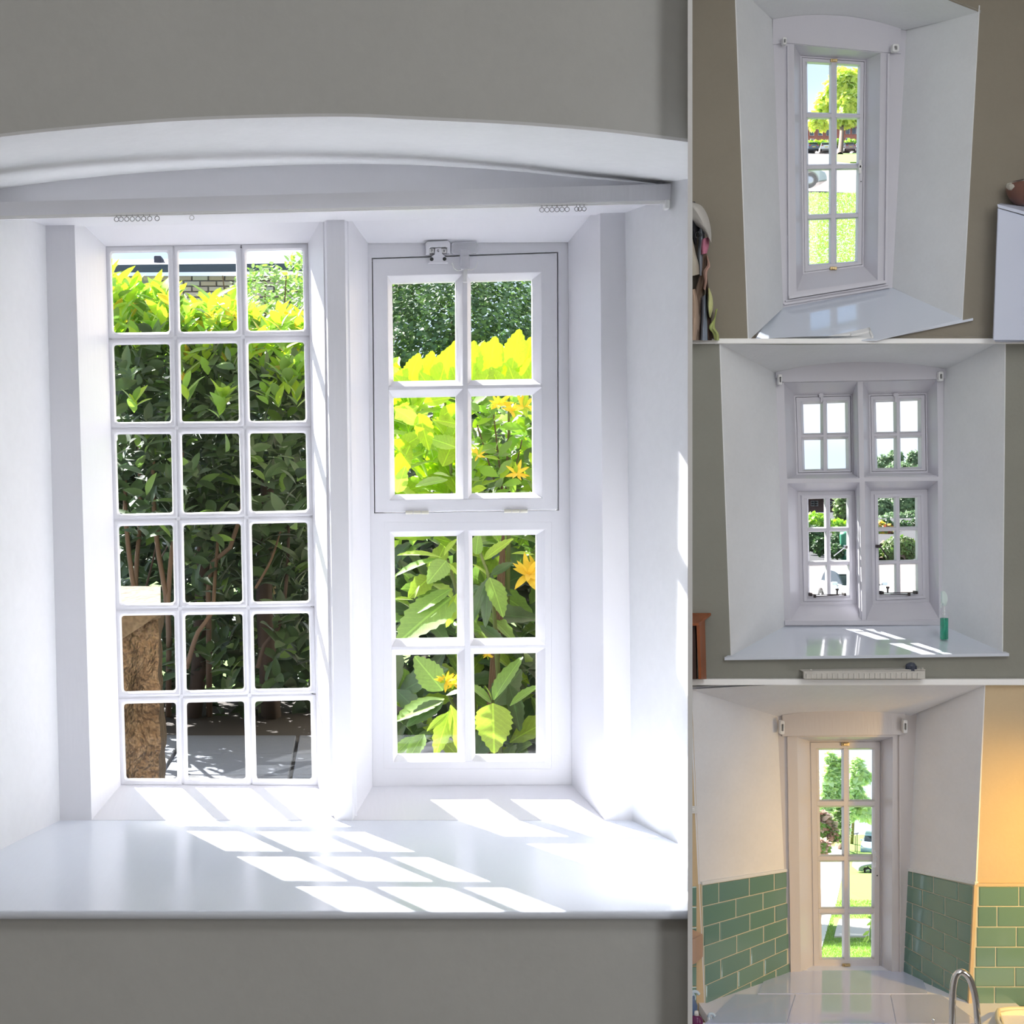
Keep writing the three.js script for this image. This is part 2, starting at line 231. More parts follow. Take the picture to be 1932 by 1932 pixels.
function ringLoft(loops) { // closed ring through outlines with equal point counts
  const L = [], n = loops[0].length, all = [...loops, loops[0]]; for (let a = 0; a < all.length - 1; a++) for (let i = 0; i < n; i++) { const j = (i + 1) % n, p = all[a], q = all[a + 1]; L.push(p[i], q[j], q[i], p[i], p[j], q[j]); }
  return toCreasedNormals(tris(L.map((v) => v.clone())), 0.7);
}
function rectQ(c, k, m) { return [c(k, m), c(k, m + 1), c(k + 1, m + 1), c(k + 1, m)]; }
function pane(parent, q, Z, mat = M.glass) { const m = wm('pane', hexa(px4(q, Z), px4(q.map(([x, y]) => [x, y]), Z + 0.0001)), mat, parent); return m; }
function glassPane(parent, q, Z) { // one thin sheet
  const p = px4(q, Z); return wm('pane', tris([p[0], p[1], p[2], p[0], p[2], p[3]].map((v) => v.clone())), M.glass, parent); }
const grow = (q, d) => { const cx = (q[0][0] + q[1][0] + q[2][0] + q[3][0]) / 4, cy = (q[0][1] + q[1][1] + q[2][1] + q[3][1]) / 4; return q.map(([x, y]) => [x + Math.sign(x - cx) * d, y + Math.sign(y - cy) * d]); };

// left light: eighteen panes, each set in its own rounded white rim, thin grooves between them
{
  const w = structGroup('window_1', 'tall fixed light of eighteen small panes in white rims');
  const xt = [197, 327, 455, 584], xb = [225, 345, 474, 602], yl = [463, 639.5, 808, 981, 1150, 1316, 1483], yr = [457, 634, 805, 974, 1145, 1309, 1484];
  const c = gridSpec(xt, xb, yl, yr), rr = rng(4);
  wm('window_frame', plate([[180, 440], [180, 1500], [625, 1500], [625, 440]], ZW + 0.007, 0.03, 0, [grow(LI, -5)]), M.whiteGloss, w);
  for (let m = 0; m < 6; m++) for (let k = 0; k < 3; k++) {
    const q = grow(rectQ(c, k, m), -1.3), gl = [[q[0][0] + 9 + (k ? 0 : 3), q[0][1] + 10.5 + (m ? 0 : 3)], [q[1][0] + 9 + (k ? 0 : 3), q[1][1] - 10 - (m < 5 ? 0 : 3)], [q[2][0] - 9 - (k < 2 ? 0 : 3), q[2][1] - 10 - (m < 5 ? 0 : 3)], [q[3][0] - 9 - (k < 2 ? 0 : 3), q[3][1] + 10.5 + (m ? 0 : 3)]];
    const loops = [[q, 1.2, 0.018], [q, 1.2, 0.003], [grow(q, -1.0), 1.5, 0.001], [grow(q, -2.4), 3, 0], [grow(gl, 4), 7, 0.0005], [grow(gl, 2), 6.5, 0.003], [grow(gl, 0.7), 6, 0.008], [gl, 6, 0.013], [gl, 6, 0.022], [q, 1.2, 0.022]].map(([o, r0, dz]) => px4(roundedQuad(o, r0), ZW + dz));
    const e = ringLoft(loops);
    const f = wm('pane_frame', e, M.whiteGloss, w);
    glassPane(f, grow(gl, 2), ZW + 0.014);
  }
  for (const x of [[xt[1], xb[1]], [xt[2], xb[2]]]) wm('glazing_bar', hexa(px4([[x[0] - 3, 468], [x[1] - 3, 1478], [x[1] + 3, 1478], [x[0] + 3, 468]], ZW + 0.0035), px4([[x[0] - 3, 468], [x[1] - 3, 1478], [x[1] + 3, 1478], [x[0] + 3, 468]], ZW + 0.03)), M.whiteGloss, w);
  for (let m = 0; m < 7; m++) for (let k = 0; k < 4; k++) { const [x, y] = c(k, m), h = 3.4, q = [[x - h, y - h], [x - h, y + h], [x + h, y + h], [x + h, y - h]]; wm('putty_joint', hexa(px4(q, ZW + 0.0006), px4(q, ZW + 0.02)), M.whiteGloss, w); }
  for (let m = 1; m < 6; m++) { const q = [[205, yl[m] - 3], [215, yl[m] + 3], [596, yr[m] + 3], [580, yr[m] - 3]]; wm('glazing_bar', hexa(px4(q, ZW + 0.0035), px4(q, ZW + 0.03)), M.whiteGloss, w); }
}
// a framed light: flat frame, sloping rims, panes, bars between the rims
function light(parent, o) {
  const { outer, Z, ct, cb, rl, rr, gl, dz = 0.028, mat, rimMat, frameName = 'window_frame', bevel = 0.002 } = o, c = gridSpec(ct, cb, rl, rr), nx = ct.length / 2, ny = rl.length / 2;
  const hole = [c(0, 0), c(0, rl.length - 1), c(ct.length - 1, rl.length - 1), c(ct.length - 1, 0)];
  const frame = wm(frameName, plate(outer, Z, dz + 0.03, bevel, [hole]), mat, parent);
  for (let k = 1; k < nx; k++) { const q = [c(2 * k - 1, 0), c(2 * k - 1, rl.length - 1), c(2 * k, rl.length - 1), c(2 * k, 0)]; wm('glazing_bar', plate(q, Z + 0.0005, dz + 0.028, 0.001), mat, parent); }
  for (let m = 1; m < ny; m++) for (let k = 0; k < nx; k++) { const q = [c(2 * k, 2 * m - 1), c(2 * k, 2 * m), c(2 * k + 1, 2 * m), c(2 * k + 1, 2 * m - 1)]; wm('glazing_bar', plate(q, Z + 0.0005, dz + 0.028, 0.001), mat, parent); }
  for (let m = 0; m < ny; m++) for (let k = 0; k < nx; k++) {
    const q = [c(2 * k, 2 * m), c(2 * k, 2 * m + 1), c(2 * k + 1, 2 * m + 1), c(2 * k + 1, 2 * m)], [l, t, r, b] = gl(k, m), i = [[q[0][0] + l, q[0][1] + t], [q[1][0] + l, q[1][1] - b], [q[2][0] - r, q[2][1] - b], [q[3][0] - r, q[3][1] + t]];
    const f = wm('pane_rim', rim(q, Z + 0.001, i, Z + dz, 0.018), rimMat || mat, parent); glassPane(f, grow(i, 1), Z + dz + 0.006);
  }
  return frame;
}
// right light: fixed lower part and a hopper casement above, hinged at its foot
{
  const w = structGroup('window_2', 'wooden window with an opening upper casement and fixed lower panes');
  const up = [[701.5, 487], [706, 968.5], [1054.5, 963], [1053, 475.5]], FR = grow(RI, 6);
  light(w, { outer: grow(up, -1.7), Z: ZW + 0.001, ct: [731, 872.5, 881.5, 1021], cb: [736, 874, 883, 1023], rl: [521, 729.5, 736.5, 943], rr: [514, 725, 731, 939], gl: (k) => k ? [7, 14, 17, 10] : [9, 14, 13, 10], mat: M.winFrame, rimMat: M.whiteGloss, frameName: 'casement' });
  wm('window_frame', plate(FR, ZW + 0.003, 0.07, 0.001, [up, [[724, 985], [724, 1450], [1040, 1450], [1040, 985]]]), M.winFrame, w);
  light(w, { outer: [[724, 985], [724, 1450], [1040, 1450], [1040, 985]], Z: ZW + 0.0032, ct: [736, 876, 884, 1028], cb: [742, 877, 890, 1029], rl: [1003, 1220, 1226, 1438], rr: [999, 1216, 1222, 1436], gl: (k) => k ? [7, 10, 16, 12] : [8, 10, 13, 14], mat: M.winFrame, rimMat: M.whiteGloss, frameName: 'lower_frame', bevel: 0.0005 });
  wm('rebate', plate(grow(up, 2), ZW + 0.066, 0.02, 0, [grow(up, -4)]), M.dark, w);
}
for (const [x, y] of [[787, 967], [973, 964.5]]) { const t = thing('hinge', x < 900 ? 'left cream butt hinge at the foot of the upper casement' : 'right cream butt hinge at the foot of the upper casement', 'hinge', P(x, y, ZW));
  wm('knuckle', merged([-15, 0, 15].map((d) => { const a = P(x + d - 7, y, ZW - 0.003), b = P(x + d + 7, y - 0.3, ZW - 0.003); return tube([a, b], 0.0042, 4, 8); })), new THREE.MeshStandardMaterial({ color: C(0.72, 0.7, 0.6), roughness: 0.4 }), t);
  wm('leaf_plate', pbox(x - 22, x + 22, y - 3, y + 3, ZW - 0.0015, 0.004, 0.001), M.rail, t); }
// latch on the casement head, clear plastic catch beside it
{
  const t = thing('window_latch', 'grey box latch with two dark screw holes on the casement head', 'latch', P(826, 476, ZW));
  wm('latch_box', plate([[803, 459], [806, 455.5], [845, 453.5], [849, 456.5], [849, 477], [843.5, 477.3], [843.5, 467], [841, 465.5], [813, 466.5], [810.5, 468.5], [810.5, 479], [803, 479.3]], ZW - 0.018, 0.02, 0.002), M.winFrame, t);
  const br = wm('latch_bracket', plate([[814, 484], [820, 480], [821, 468], [833, 467], [834, 479], [841, 484], [845, 496], [808, 497]], ZW - 0.014, 0.012, 0.001), M.winFrame, t);
  for (const [x, y] of [[814.5, 489], [838.7, 488.5]]) wm('screw_hole', lathe([[0, 0.0005], [0.0045, 0.0005], [0.0045, -0.001], [0, -0.001]], new V3(), 14).rotateX(Math.PI / 2).translate(...P(x, y, ZW - 0.0146).toArray()), M.dark, br);
  for (const x of [814.5, 826.5, 838]) wm('latch_tab', plate([[x - 4.5, 469], [x - 4.5, 477], [x + 4.5, 477], [x + 4.5, 469]], ZW - 0.013, 0.01, 0.0005), M.rail, t);
  const font = await new FontLoader().loadAsync('fonts/droid/droid_sans_bold.typeface.json');
  [['7', 814.5], ['G', 826.5], ['V', 838]].forEach(([s, x]) => { const g = new TextGeometry(s, { font, size: 0.0058, depth: 0.0006, curveSegments: 3 }); g.computeBoundingBox(); const b = g.boundingBox; g.translate(-(b.min.x + b.max.x) / 2, -(b.min.y + b.max.y) / 2, 0); const p = P(x, 473, ZW - 0.0136); g.translate(p.x, p.y, p.z); wm('lettering', g, M.dark, t); });
  const k = thing('window_catch', 'clear plastic catch hanging over the casement head beside the box latch', 'catch', P(878, 480, ZW));
  wm('catch_body', merged([plate(roundedQuad([[852, 456], [852, 480], [902, 478], [902, 455]], 8), ZW - 0.016, 0.017, 0.003), plate(roundedQuad([[868, 470], [868, 508], [886, 508], [886, 470]], 3), ZW - 0.022, 0.02, 0.003)]), M.clear, k);
  wm('catch_arms', merged([tube([P(853, 496, ZW - 0.012), P(857, 506, ZW - 0.012), P(866, 510, ZW - 0.012), P(877, 507, ZW - 0.014), P(889, 509, ZW - 0.012), P(898, 504, ZW - 0.012), P(901, 495, ZW - 0.012)], 0.0016, 30, 6)]), M.rail, k);
  wm('catch_tongue', pbox(873.5, 882, 508, 533, ZW - 0.016, 0.012, 0.003), M.rail, k);
}
// curtain batten and rail with its gliders
const railY = (x) => lerpList([0, 640, 1262], [408, 394.5, 380], x);
{
  const zl = 3.12, zr = 3.30, zAt = (x) => lerp(zl, zr, (x + 60) / 1326);   // the batten stands a little further off the lintel at its left end
  const t = thing('curtain_batten', 'long grey wooden batten across the lintel above both lights', 'batten', P(560, 385, 3.2));
  wm('board', slab([P(-60, 383, zl), P(-60, 408.5, zl), P(1265, 377.5, zr), P(1266, 347, zr)], new V3(0, 0, -0.055)), M.winFrame, t);
  const r = thing('curtain_rail', 'thin white curtain track along the lower edge of the grey batten', 'curtain rail', P(560, 400, 3.2));
  wm('track', merged([slab([P(-60, 408.5, zl - 0.014), P(-60, 412, zl - 0.014), P(1258, 381.5, zr - 0.014), P(1258, 378, zr - 0.014)], new V3(0, 0, -0.014)), slab([P(-60, 412, zl - 0.01), P(-60, 415, zl - 0.01), P(1258, 384, zr - 0.01), P(1258, 381.5, zr - 0.01)], new V3(0, 0, -0.004))]), M.rail, r);
  wm('end_stop', pbox(1255.5, 1265, 376, 393, 3.28, 0.03, 0.003), M.rail, r);
  const ring = (x, dx, r0) => { const o = P(x, railY(x) + 10, zAt(x) - 0.012); return merged([new THREE.TorusGeometry(r0, 0.0009, 6, 18).translate(o.x + dx, o.y - 0.0005, o.z), tube([new V3(o.x, o.y + r0, o.z), new V3(o.x, o.y + 0.009, o.z)], 0.0009, 3, 5)]); };
  const groupA = 'curtain gliders bunched on the left of the track', groupB = 'curtain gliders bunched on the right of the track';
  const nth = ['leftmost', 'second from the left', 'third from the left', 'fourth from the left', 'fifth from the left', 'sixth from the left', 'seventh from the left', 'rightmost'];
  [220, 228.5, 239, 249.5, 260.5, 271, 282.5, 296.5].forEach((x, i) => tag(wm('curtain_glider', ring(x, 0, 0.0046), M.glider, scene), nth[i] + ' of the eight ring gliders bunched on the left of the track', 'curtain glider', groupA));
  tag(wm('curtain_glider', ring(362, 0, 0.0046), M.rail, scene), 'lone ring glider right of the left bunch on the track', 'curtain glider');
  [1022.5, 1032, 1041.5, 1051, 1060.5, 1070].forEach((x, i) => tag(wm('curtain_glider', ring(x, 0, 0.0048), M.glider, scene), (i === 5 ? 'rightmost' : nth[i]) + ' of the six ring gliders at the right of the track', 'curtain glider', groupB));
  [1088, 1094, 1102].forEach((x, i) => tag(wm('curtain_glider', ring(x, 0, 0.0044), M.glider, scene), ['left', 'middle', 'right'][i] + ' one of the three touching ring gliders near the right end of the track', 'curtain glider', 'curtain gliders in the trio'));
}
// ---------------------------------------------------------------- the far wall: three rooms one above the other, divided by white battens
const FX = 1301, FXR = 650 + 4.75 / ZR * F, FT = CY - TOP / ZR * F, FB = CY - BOT / ZR * F;
const open2 = [...arc([[1388, -24], [1440, -62], [1560, -88], [1690, -50], [1788.5, 0], [1846, 22.6]], 16), [1814.4, 601.5], [1649, 642], [1413, 642]];
const open3 = [[1359, 649], [1896, 645], [1890.6, 1234], [1380.5, 1241]];
const open4 = [[1306, 1292], [1857.6, 1290], [1842.6, 1667], [1829, 1934], [1331, 1936], [1322, 1667]];
const bigger = (q, d) => { const cx = q.reduce((a, p) => a + p[0], 0) / q.length, cy = q.reduce((a, p) => a + p[1], 0) / q.length; return q.map(([x, y]) => [x + Math.sign(x - cx) * d, y]); };
struct('wall_upper', plate([[FX, FT], [FXR, FT], [FXR, 643], [FX, 643]], ZR, 0.09, 0, [bigger(open2, 1.6)]), M.wallOlive, 'olive wall round the upper narrow window');
struct('wall_middle', plate([[FX, 643], [FXR, 643], [FXR, 1287], [FX, 1287]], ZR, 0.09, 0, [bigger(open3, 1.6)]), M.wallSage, 'sage grey wall round the four light window');
struct('wall_lower', plate([[FX, 1287], [FXR, 1287], [FXR, FB], [FX, FB]], ZR, 0.09, 0, [bigger(open4, 1.6)]), M.wallKitchen, 'cream plaster wall with lamp yellow in its colour round the kitchen window');
const battens = [struct('trim_1', pbox(FX, FXR - 4, 638.5, 648, ZR - 0.03, 0.035, 0.004), M.divider, 'white batten between upper and middle rooms'), struct('trim_2', pbox(FX, FXR - 4, 1281.5, 1293, ZR - 0.03, 0.035, 0.004), M.divider, 'white batten between middle and lower rooms')];
const T = 0.06;
struct('wall_outer_far', plate([[FX + 10, -180], [2000, -180], [2000, 2120], [FX + 10, 2120]], 8.95, 0.1, 0, [[[1450, 40], [1450, 530], [1670, 530], [1670, 40]], [[1430, 640], [1430, 1160], [1790, 1160], [1790, 640]], [[1460, 1370], [1460, 1846], [1705, 1846], [1705, 1370]]]), new THREE.MeshStandardMaterial({ color: C(0.4, 0.34, 0.26), roughness: 0.9, map: plasterMap }));
function niche(n, names2, o) { // reveals and soffit of a far niche from pixel outlines: front edge at ZR, back edge at ZRB
  const { L, R, arcF, arcBk, mat, soffMat } = o, zf = ZR - 0.002;
  const flatQ = (a) => { const p = [P(...a[0], zf), P(...a[1], zf), P(...a[2], ZRB + 0.01)]; return [...p, onPlane(...p)(...a[3])]; }, lq = flatQ(L), rq = flatQ(R);
  struct('wall_reveal_' + names2 + '_left', slab(lq, new V3(-T, 0, -0.02)), mat);
  struct('wall_reveal_' + names2 + '_right', slab([rq[3], rq[2], rq[1], rq[0]], new V3(T, 0, -0.02)), o.matR || mat);
  const Q = [], a = arcF.map(([x, y]) => P(x, y, zf)), b = arcBk.map(([x, y]) => P(x, y, ZRB + 0.01)), up = new V3(0, 0.012, 0), q = (p, r, s, t) => Q.push(p, r, s, p, s, t);
  for (let i = 0; i < a.length - 1; i++) { q(a[i], b[i], b[i + 1], a[i + 1]); const c = [a[i], a[i + 1], b[i + 1], b[i]].map((v) => v.clone().add(up)); q(c[0], c[1], c[2], c[3]); q(b[i], c[3], c[2], b[i + 1]); }
  for (const i of [0, a.length - 1]) { const c = a[i].clone().add(up), d = b[i].clone().add(up); q(a[i], c, d, b[i]); }
  const g = toCreasedNormals(tris(Q.map((v) => v.clone())), 0.7), m = (soffMat || mat).clone(); m.side = THREE.DoubleSide;
  struct('ceiling_niche', g, m);
}
const sealPlate = (outer, holes, mat, label) => struct('wall_surround', plate(outer, ZRB, 0.05, 0, holes), mat, label);
// ---- upper room
niche(2, 'upper', { mat: M.whiteRight, L: [[1387.5, -40], [1413, 642], [1479, 580], [1465, 20]], R: [[1847.2, 10], [1814.4, 604], [1681, 541], [1694.5, 30]],
  arcF: arc([[1383, -28], [1440, -52], [1560, -72], [1690, -46], [1788.5, 0], [1850, 24]], 24), arcBk: arc([[1460, 38], [1500, 33], [1552.5, 30.6], [1622, 36.5], [1660, 45], [1702, 58]], 24) });
sealPlate([[1430, -20], [1430, 640], [1740, 640], [1740, -20]], [[[1498, 84], [1502.7, 550], [1655.6, 529], [1661.5, 100]]], M.stoneRight, 'grey lilac stone strips round the upper window');
struct('wall_lintel', plate([[1458, 84], ...arc([[1458, 36], [1500, 30], [1552.5, 27.5], [1622, 33.5], [1700, 52]], 12), [1700, 101], [1679, 99.5], [1483, 80.5]], ZRB - 0.01, 0.012, 0.001), M.stoneRight, 'plain lintel face over the upper window');
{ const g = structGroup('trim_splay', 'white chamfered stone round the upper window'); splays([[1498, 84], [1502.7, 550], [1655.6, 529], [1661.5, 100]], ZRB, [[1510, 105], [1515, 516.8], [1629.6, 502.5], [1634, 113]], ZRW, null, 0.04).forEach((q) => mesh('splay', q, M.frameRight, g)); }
{ const g = structGroup('trim_moulding', 'raised ridges of the stone surround of the upper window'); const bar = (a, b, w, z = 0.02) => { const p = [P(...a, ZRB - z), P(...b, ZRB - z)], d = p[1].clone().sub(p[0]).normalize(), n = new V3(-d.y, d.x, 0).multiplyScalar(w * ZRB / F / 2); wm('ridge', slab([p[0].clone().add(n), p[1].clone().add(n), p[1].clone().sub(n), p[0].clone().sub(n)], new V3(0, 0, -z)), M.frameRight, g); };
  bar([1677, 101], [1671.5, 530], 3.5); bar([1487, 86], [1489.5, 559], 3); bar([1489, 561], [1673, 531], 5.5, 0.03); bar([1482, 568], [1676, 537], 2.5, 0.01); bar([1479.5, 574], [1679, 541.5], 3, 0.015); }
const sillSlab = (name, pts, thick, mat, label) => struct(name, slab(pts, new V3(0, -thick, 0)), mat, label);
const up2 = onPlane(P(1478, 577, ZRB + 0.02), P(1682.5, 540, ZRB + 0.02), P(1816, 602, ZR - 0.004));
{ const q = [[1464, 579.5], [1424, 641], [1654, 641], [1816, 602], [1684, 539.5]].map((p) => up2(...p)), d = new V3(0, -0.006, 0), L = []; for (let i = 1; i < 4; i++) { L.push(q[0], q[i], q[i + 1]); const b = [q[0], q[i + 1], q[i]].map((v) => v.clone().add(d)); L.push(...b); } for (let i = 0; i < 5; i++) { const k = (i + 1) % 5, a = q[i], b = q[k], c = b.clone().add(d), e = a.clone().add(d); L.push(b, a, e, b, e, c); }
  struct('sill_upper', tris(L.map((v) => v.clone())), M.sillBlue, 'glossy bluish sill of the upper window'); }
struct('sill_nosing', slab([P(1656, 638, ZR - 0.022), P(1656, 642, ZR - 0.022), P(1836, 604.5, ZR - 0.022), P(1836, 600, ZR - 0.022)], new V3(0, 0.002, -0.03)), M.sillBlue, 'front nosing of the upper sill');
{ const w = structGroup('window_3', 'tall narrow casement of eight panes in the upper room');
  const O = [[1510, 105], [1515, 516.8], [1629.6, 502.5], [1634, 113]];
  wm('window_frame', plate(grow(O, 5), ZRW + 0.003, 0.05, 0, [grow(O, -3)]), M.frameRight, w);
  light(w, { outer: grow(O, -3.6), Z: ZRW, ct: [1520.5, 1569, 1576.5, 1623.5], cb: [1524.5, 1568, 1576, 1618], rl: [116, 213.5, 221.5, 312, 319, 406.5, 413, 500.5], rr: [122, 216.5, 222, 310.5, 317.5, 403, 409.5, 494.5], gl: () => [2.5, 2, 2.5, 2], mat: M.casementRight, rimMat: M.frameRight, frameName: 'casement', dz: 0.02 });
  wm('rebate', plate(grow(O, 0), ZRW + 0.06, 0.02, 0, [grow(O, -6)]), M.dark, w);
  const la = (x, y) => wm('casement_latch', merged([pbox(x - 6.5, x + 6.5, y - 3, y + 3, ZRW - 0.012, 0.013, 0.003), pbox(x - 3, x + 3, y - 1.6, y + 1.6, ZRW - 0.02, 0.01, 0.002)]), M.brass, w); la(1574, 113.5); la(1573, 506);
  wm('casement_handle', merged([pbox(1620.5, 1626, 301, 327, ZRW - 0.03, 0.012, 0.004), pbox(1621, 1627, 311, 317, ZRW - 0.03, 0.03, 0.003)]), M.rail, w);
  wm('keyhole', lathe([[0, 0.001], [0.0035, 0.001], [0.0035, -0.001], [0, -0.001]], new V3(), 12).rotateX(Math.PI / 2).translate(...P(1624.5, 342.5, ZRW - 0.0005).toArray()), M.dark, w); }
function blindBracket(x, y, w, h, label, Z, name = 'blind_bracket') { const t = thing(name, label, 'blind bracket', P(x, y, Z)); wm('bracket_plate', plate(roundedQuad([[x - w / 2, y - h / 2], [x - w / 2, y + h / 2], [x + w / 2, y + h / 2], [x + w / 2, y - h / 2]], Math.min(w, h) / 3), Z - 0.035, 0.035, 0.003, [roundedQuad([[x - w / 5, y - h / 4], [x - w / 5, y + h / 4], [x + w / 5, y + h / 4], [x + w / 5, y - h / 4]], Math.min(w, h) / 7)]), M.rail, t); wm('bracket_foot', pbox(x - w / 2 + 0.6, x + w / 2 - 0.6, y - h / 4, y + h / 4, Z - 0.004, 0.006, 0.001), M.rail, t); return t; }
blindBracket(1481, 77, 7, 14, 'cream blind bracket at the left end of the upper lintel', ZRB - 0.03);
blindBracket(1690.5, 90, 13, 15, 'cream blind bracket at the right end of the upper lintel', ZRB - 0.03);
{ // low white tray lying on the sill, cut by the batten
  const t = thing('white_tray', 'low white tray with a raised rim on the front edge of the bluish sill', 'tray', P(1600, 634, ZR));
  const u = (x, y, l) => up2(x, y).add(new V3(0, l, 0));
  wm('tray_base', slab([u(1604, 631, 0.004), u(1570, 639, 0.004), u(1645, 639, 0.004), u(1641, 624, 0.004)], new V3(0, -0.003, 0)), M.rail, t);
  const e = (a, b, w2) => wm('tray_rim', slab([u(...a, 0.012), u(...b, 0.012), u(b[0] + w2[0], b[1] + w2[1], 0.012), u(a[0] + w2[0], a[1] + w2[1], 0.012)], new V3(0, -0.012, 0)), M.rail, t);
  e([1604, 630], [1641, 621.5], [2, 6]); e([1641, 621.5], [1648, 638], [-3.5, 1]); e([1562, 638], [1604, 630], [2, 3]); }
{ // white cabinet with a bowl on top
  const t = thing('white_cabinet', 'tall white cabinet at the right edge of the upper room', 'cabinet', P(1910, 642, ZR - 0.2));
  const z0 = ZR - 0.16, body = [P(1883.5, 393, z0), P(1874.5, 641.5, z0), P(1990, 641.5, z0), P(1990, 424, z0)];
  const cab = new THREE.MeshPhysicalMaterial({ color: C(0.62, 0.67, 0.82), roughness: 0.3 });
  wm('door', hexa(body, off([P(1885, 391.5, z0), P(1876, 641, z0), P(1990, 641, z0), P(1990, 420, z0)], new V3(0, 0, -0.02))), cab, t);
  wm('cabinet_body', hexa(off(body.map((v) => v.clone().add(new V3(0.014, -0.004, 0))), new V3(0, 0, -0.021)), off(body.map((v) => v.clone().add(new V3(0.078, 0.0, 0))), new V3(0, 0, -0.15))), cab, t);
  wm('cabinet_top', hexa([P(1881.5, 385.5, z0 - 0.01), P(1883, 391.5, z0 - 0.01), P(1990, 421.5, z0 - 0.01), P(1990, 414, z0 - 0.01)], [P(1888, 383.5, ZR - 0.005), P(1888, 388.5, ZR - 0.005), P(1990, 398, ZR - 0.005), P(1990, 393, ZR - 0.005)]), cab, t);
  const bw = thing('bowl', 'brown bowl filled with crumpled pale paper on top of the white cabinet', 'bowl', P(1945, 392, ZR - 0.1));
  const c = P(1946, 388, ZR - 0.11), s = F / (ZR - 0.11), pr = []; for (let i = 0; i <= 12; i++) { const a = i / 12; pr.push([(14 + 32 * Math.sin(a * Math.PI / 2)) / s * 0.98, (40 * (1 - Math.cos(a * Math.PI / 2))) / s]); } const pr2 = pr.map(([r, y]) => [r - 0.006, y + 0.003]).reverse();
  const g = lathe([[0, 0], ...pr, ...pr2, [0, 0.004]], c, 36); wm('bowl_shell', g, new THREE.MeshPhysicalMaterial({ color: C(0.16, 0.07, 0.05), roughness: 0.35 }), bw);
  const rr = rng(31), papers = [new THREE.MeshStandardMaterial({ color: C(0.5, 0.48, 0.42), roughness: 0.9 }), new THREE.MeshStandardMaterial({ color: C(0.38, 0.36, 0.3), roughness: 0.9 }), new THREE.MeshStandardMaterial({ color: C(0.12, 0.09, 0.08), roughness: 0.9 })];
  for (let i = 0; i < 7; i++) { const q = new THREE.IcosahedronGeometry(0.03 + 0.02 * rr(), 1), p = q.attributes.position, sd = i * 7; for (let k = 0; k < p.count; k++) { const v = new V3().fromBufferAttribute(p, k), n = 0.6 + 0.8 * noise3(v.x * 60 + sd, v.y * 60, v.z * 60); p.setXYZ(k, v.x * n * 1.3, v.y * n * 0.7, v.z * n); } q.computeVertexNormals(); const a = rr() * 6.28, d = 0.1 * Math.sqrt(rr()); q.translate(c.x + Math.cos(a) * d * 1.05, c.y + 0.098 + 0.018 * rr(), c.z + Math.sin(a) * d * 0.5); tag(wm('paper_scrap', q, papers[i % 3], scene), 'crumpled scrap of paper in the brown bowl on the cabinet', 'paper', 'paper scraps in the brown bowl'); }
}
// coats hanging at the left edge of the upper room: each a folded cloth between two traced edges, with its own thickness
function cloth(name, label, cat, Lp, Rp, depth, col, seed, group) { // Lp, Rp: edges from top to bottom in pixels
  const n = 22, m = 9, L = arc(Lp, n), R = arc(Rp, n), front = [], back = [];
  for (let i = 0; i <= n; i++) for (let j = 0; j <= m; j++) { const t = j / m, x = lerp(L[i][0], R[i][0], t), y = lerp(L[i][1], R[i][1], t), fold = 0.012 * Math.sin(t * 9 + seed + i * 0.12) + 0.008 * noise3(t * 5 + seed, i * 0.3, 2), Z = ZR - depth * (0.35 + 0.65 * Math.sin(Math.PI * (0.12 + 0.76 * t))) - fold; front.push(P(x, y, Z)); back.push(P(x, y, Z + Math.min(0.03, depth * 0.3))); }
  const Q = [], id = (i, j) => i * (m + 1) + j, q = (a, b, c, d) => Q.push(a, b, c, a, c, d);
  for (let i = 0; i < n; i++) for (let j = 0; j < m; j++) { q(front[id(i, j)], front[id(i + 1, j)], front[id(i + 1, j + 1)], front[id(i, j + 1)]); q(back[id(i, j)], back[id(i, j + 1)], back[id(i + 1, j + 1)], back[id(i + 1, j)]); }
  for (let i = 0; i < n; i++) { q(front[id(i + 1, 0)], front[id(i, 0)], back[id(i, 0)], back[id(i + 1, 0)]); q(front[id(i, m)], front[id(i + 1, m)], back[id(i + 1, m)], back[id(i, m)]); }
  for (let j = 0; j < m; j++) { q(front[id(0, j + 1)], back[id(0, j + 1)], back[id(0, j)], front[id(0, j)]); q(front[id(n, j)], back[id(n, j)], back[id(n, j + 1)], front[id(n, j + 1)]); }
  const g = toCreasedNormals(tris(Q.map((v) => v.clone())), 1.1); g.translate(0, 0, 0);
  return tag(wm(name, g, new THREE.MeshStandardMaterial({ color: col, roughness: 0.95, bumpMap: rollBump, bumpScale: 0.001, side: THREE.DoubleSide }), scene), label, cat, group);
}
cloth('hooded_jacket', 'pale grey hooded jacket hanging topmost in the pile of clothes', 'jacket', [[1296, 384], [1296, 405], [1300, 412], [1312, 424], [1327, 436], [1341, 457]], [[1303, 381], [1322, 387], [1333, 402], [1339, 420], [1342, 440], [1342, 458]], 0.16, C(0.55, 0.53, 0.5), 1);
cloth('black_coat', 'black coat under the pale hood at the left edge', 'coat', [[1296, 404], [1296, 430], [1302, 448], [1311, 462]], [[1307, 408], [1318, 420], [1321, 428], [1316, 440], [1314, 464]], 0.11, C(0.02, 0.02, 0.025), 2);
cloth('light_blue_shirt', 'light grey blue shirt behind the pink cloth', 'shirt', [[1317, 432], [1318, 455], [1316, 480], [1318, 505], [1320, 520]], [[1329, 428], [1330, 455], [1329, 470], [1326, 490], [1324, 520]], 0.10, C(0.4, 0.45, 0.52), 3);
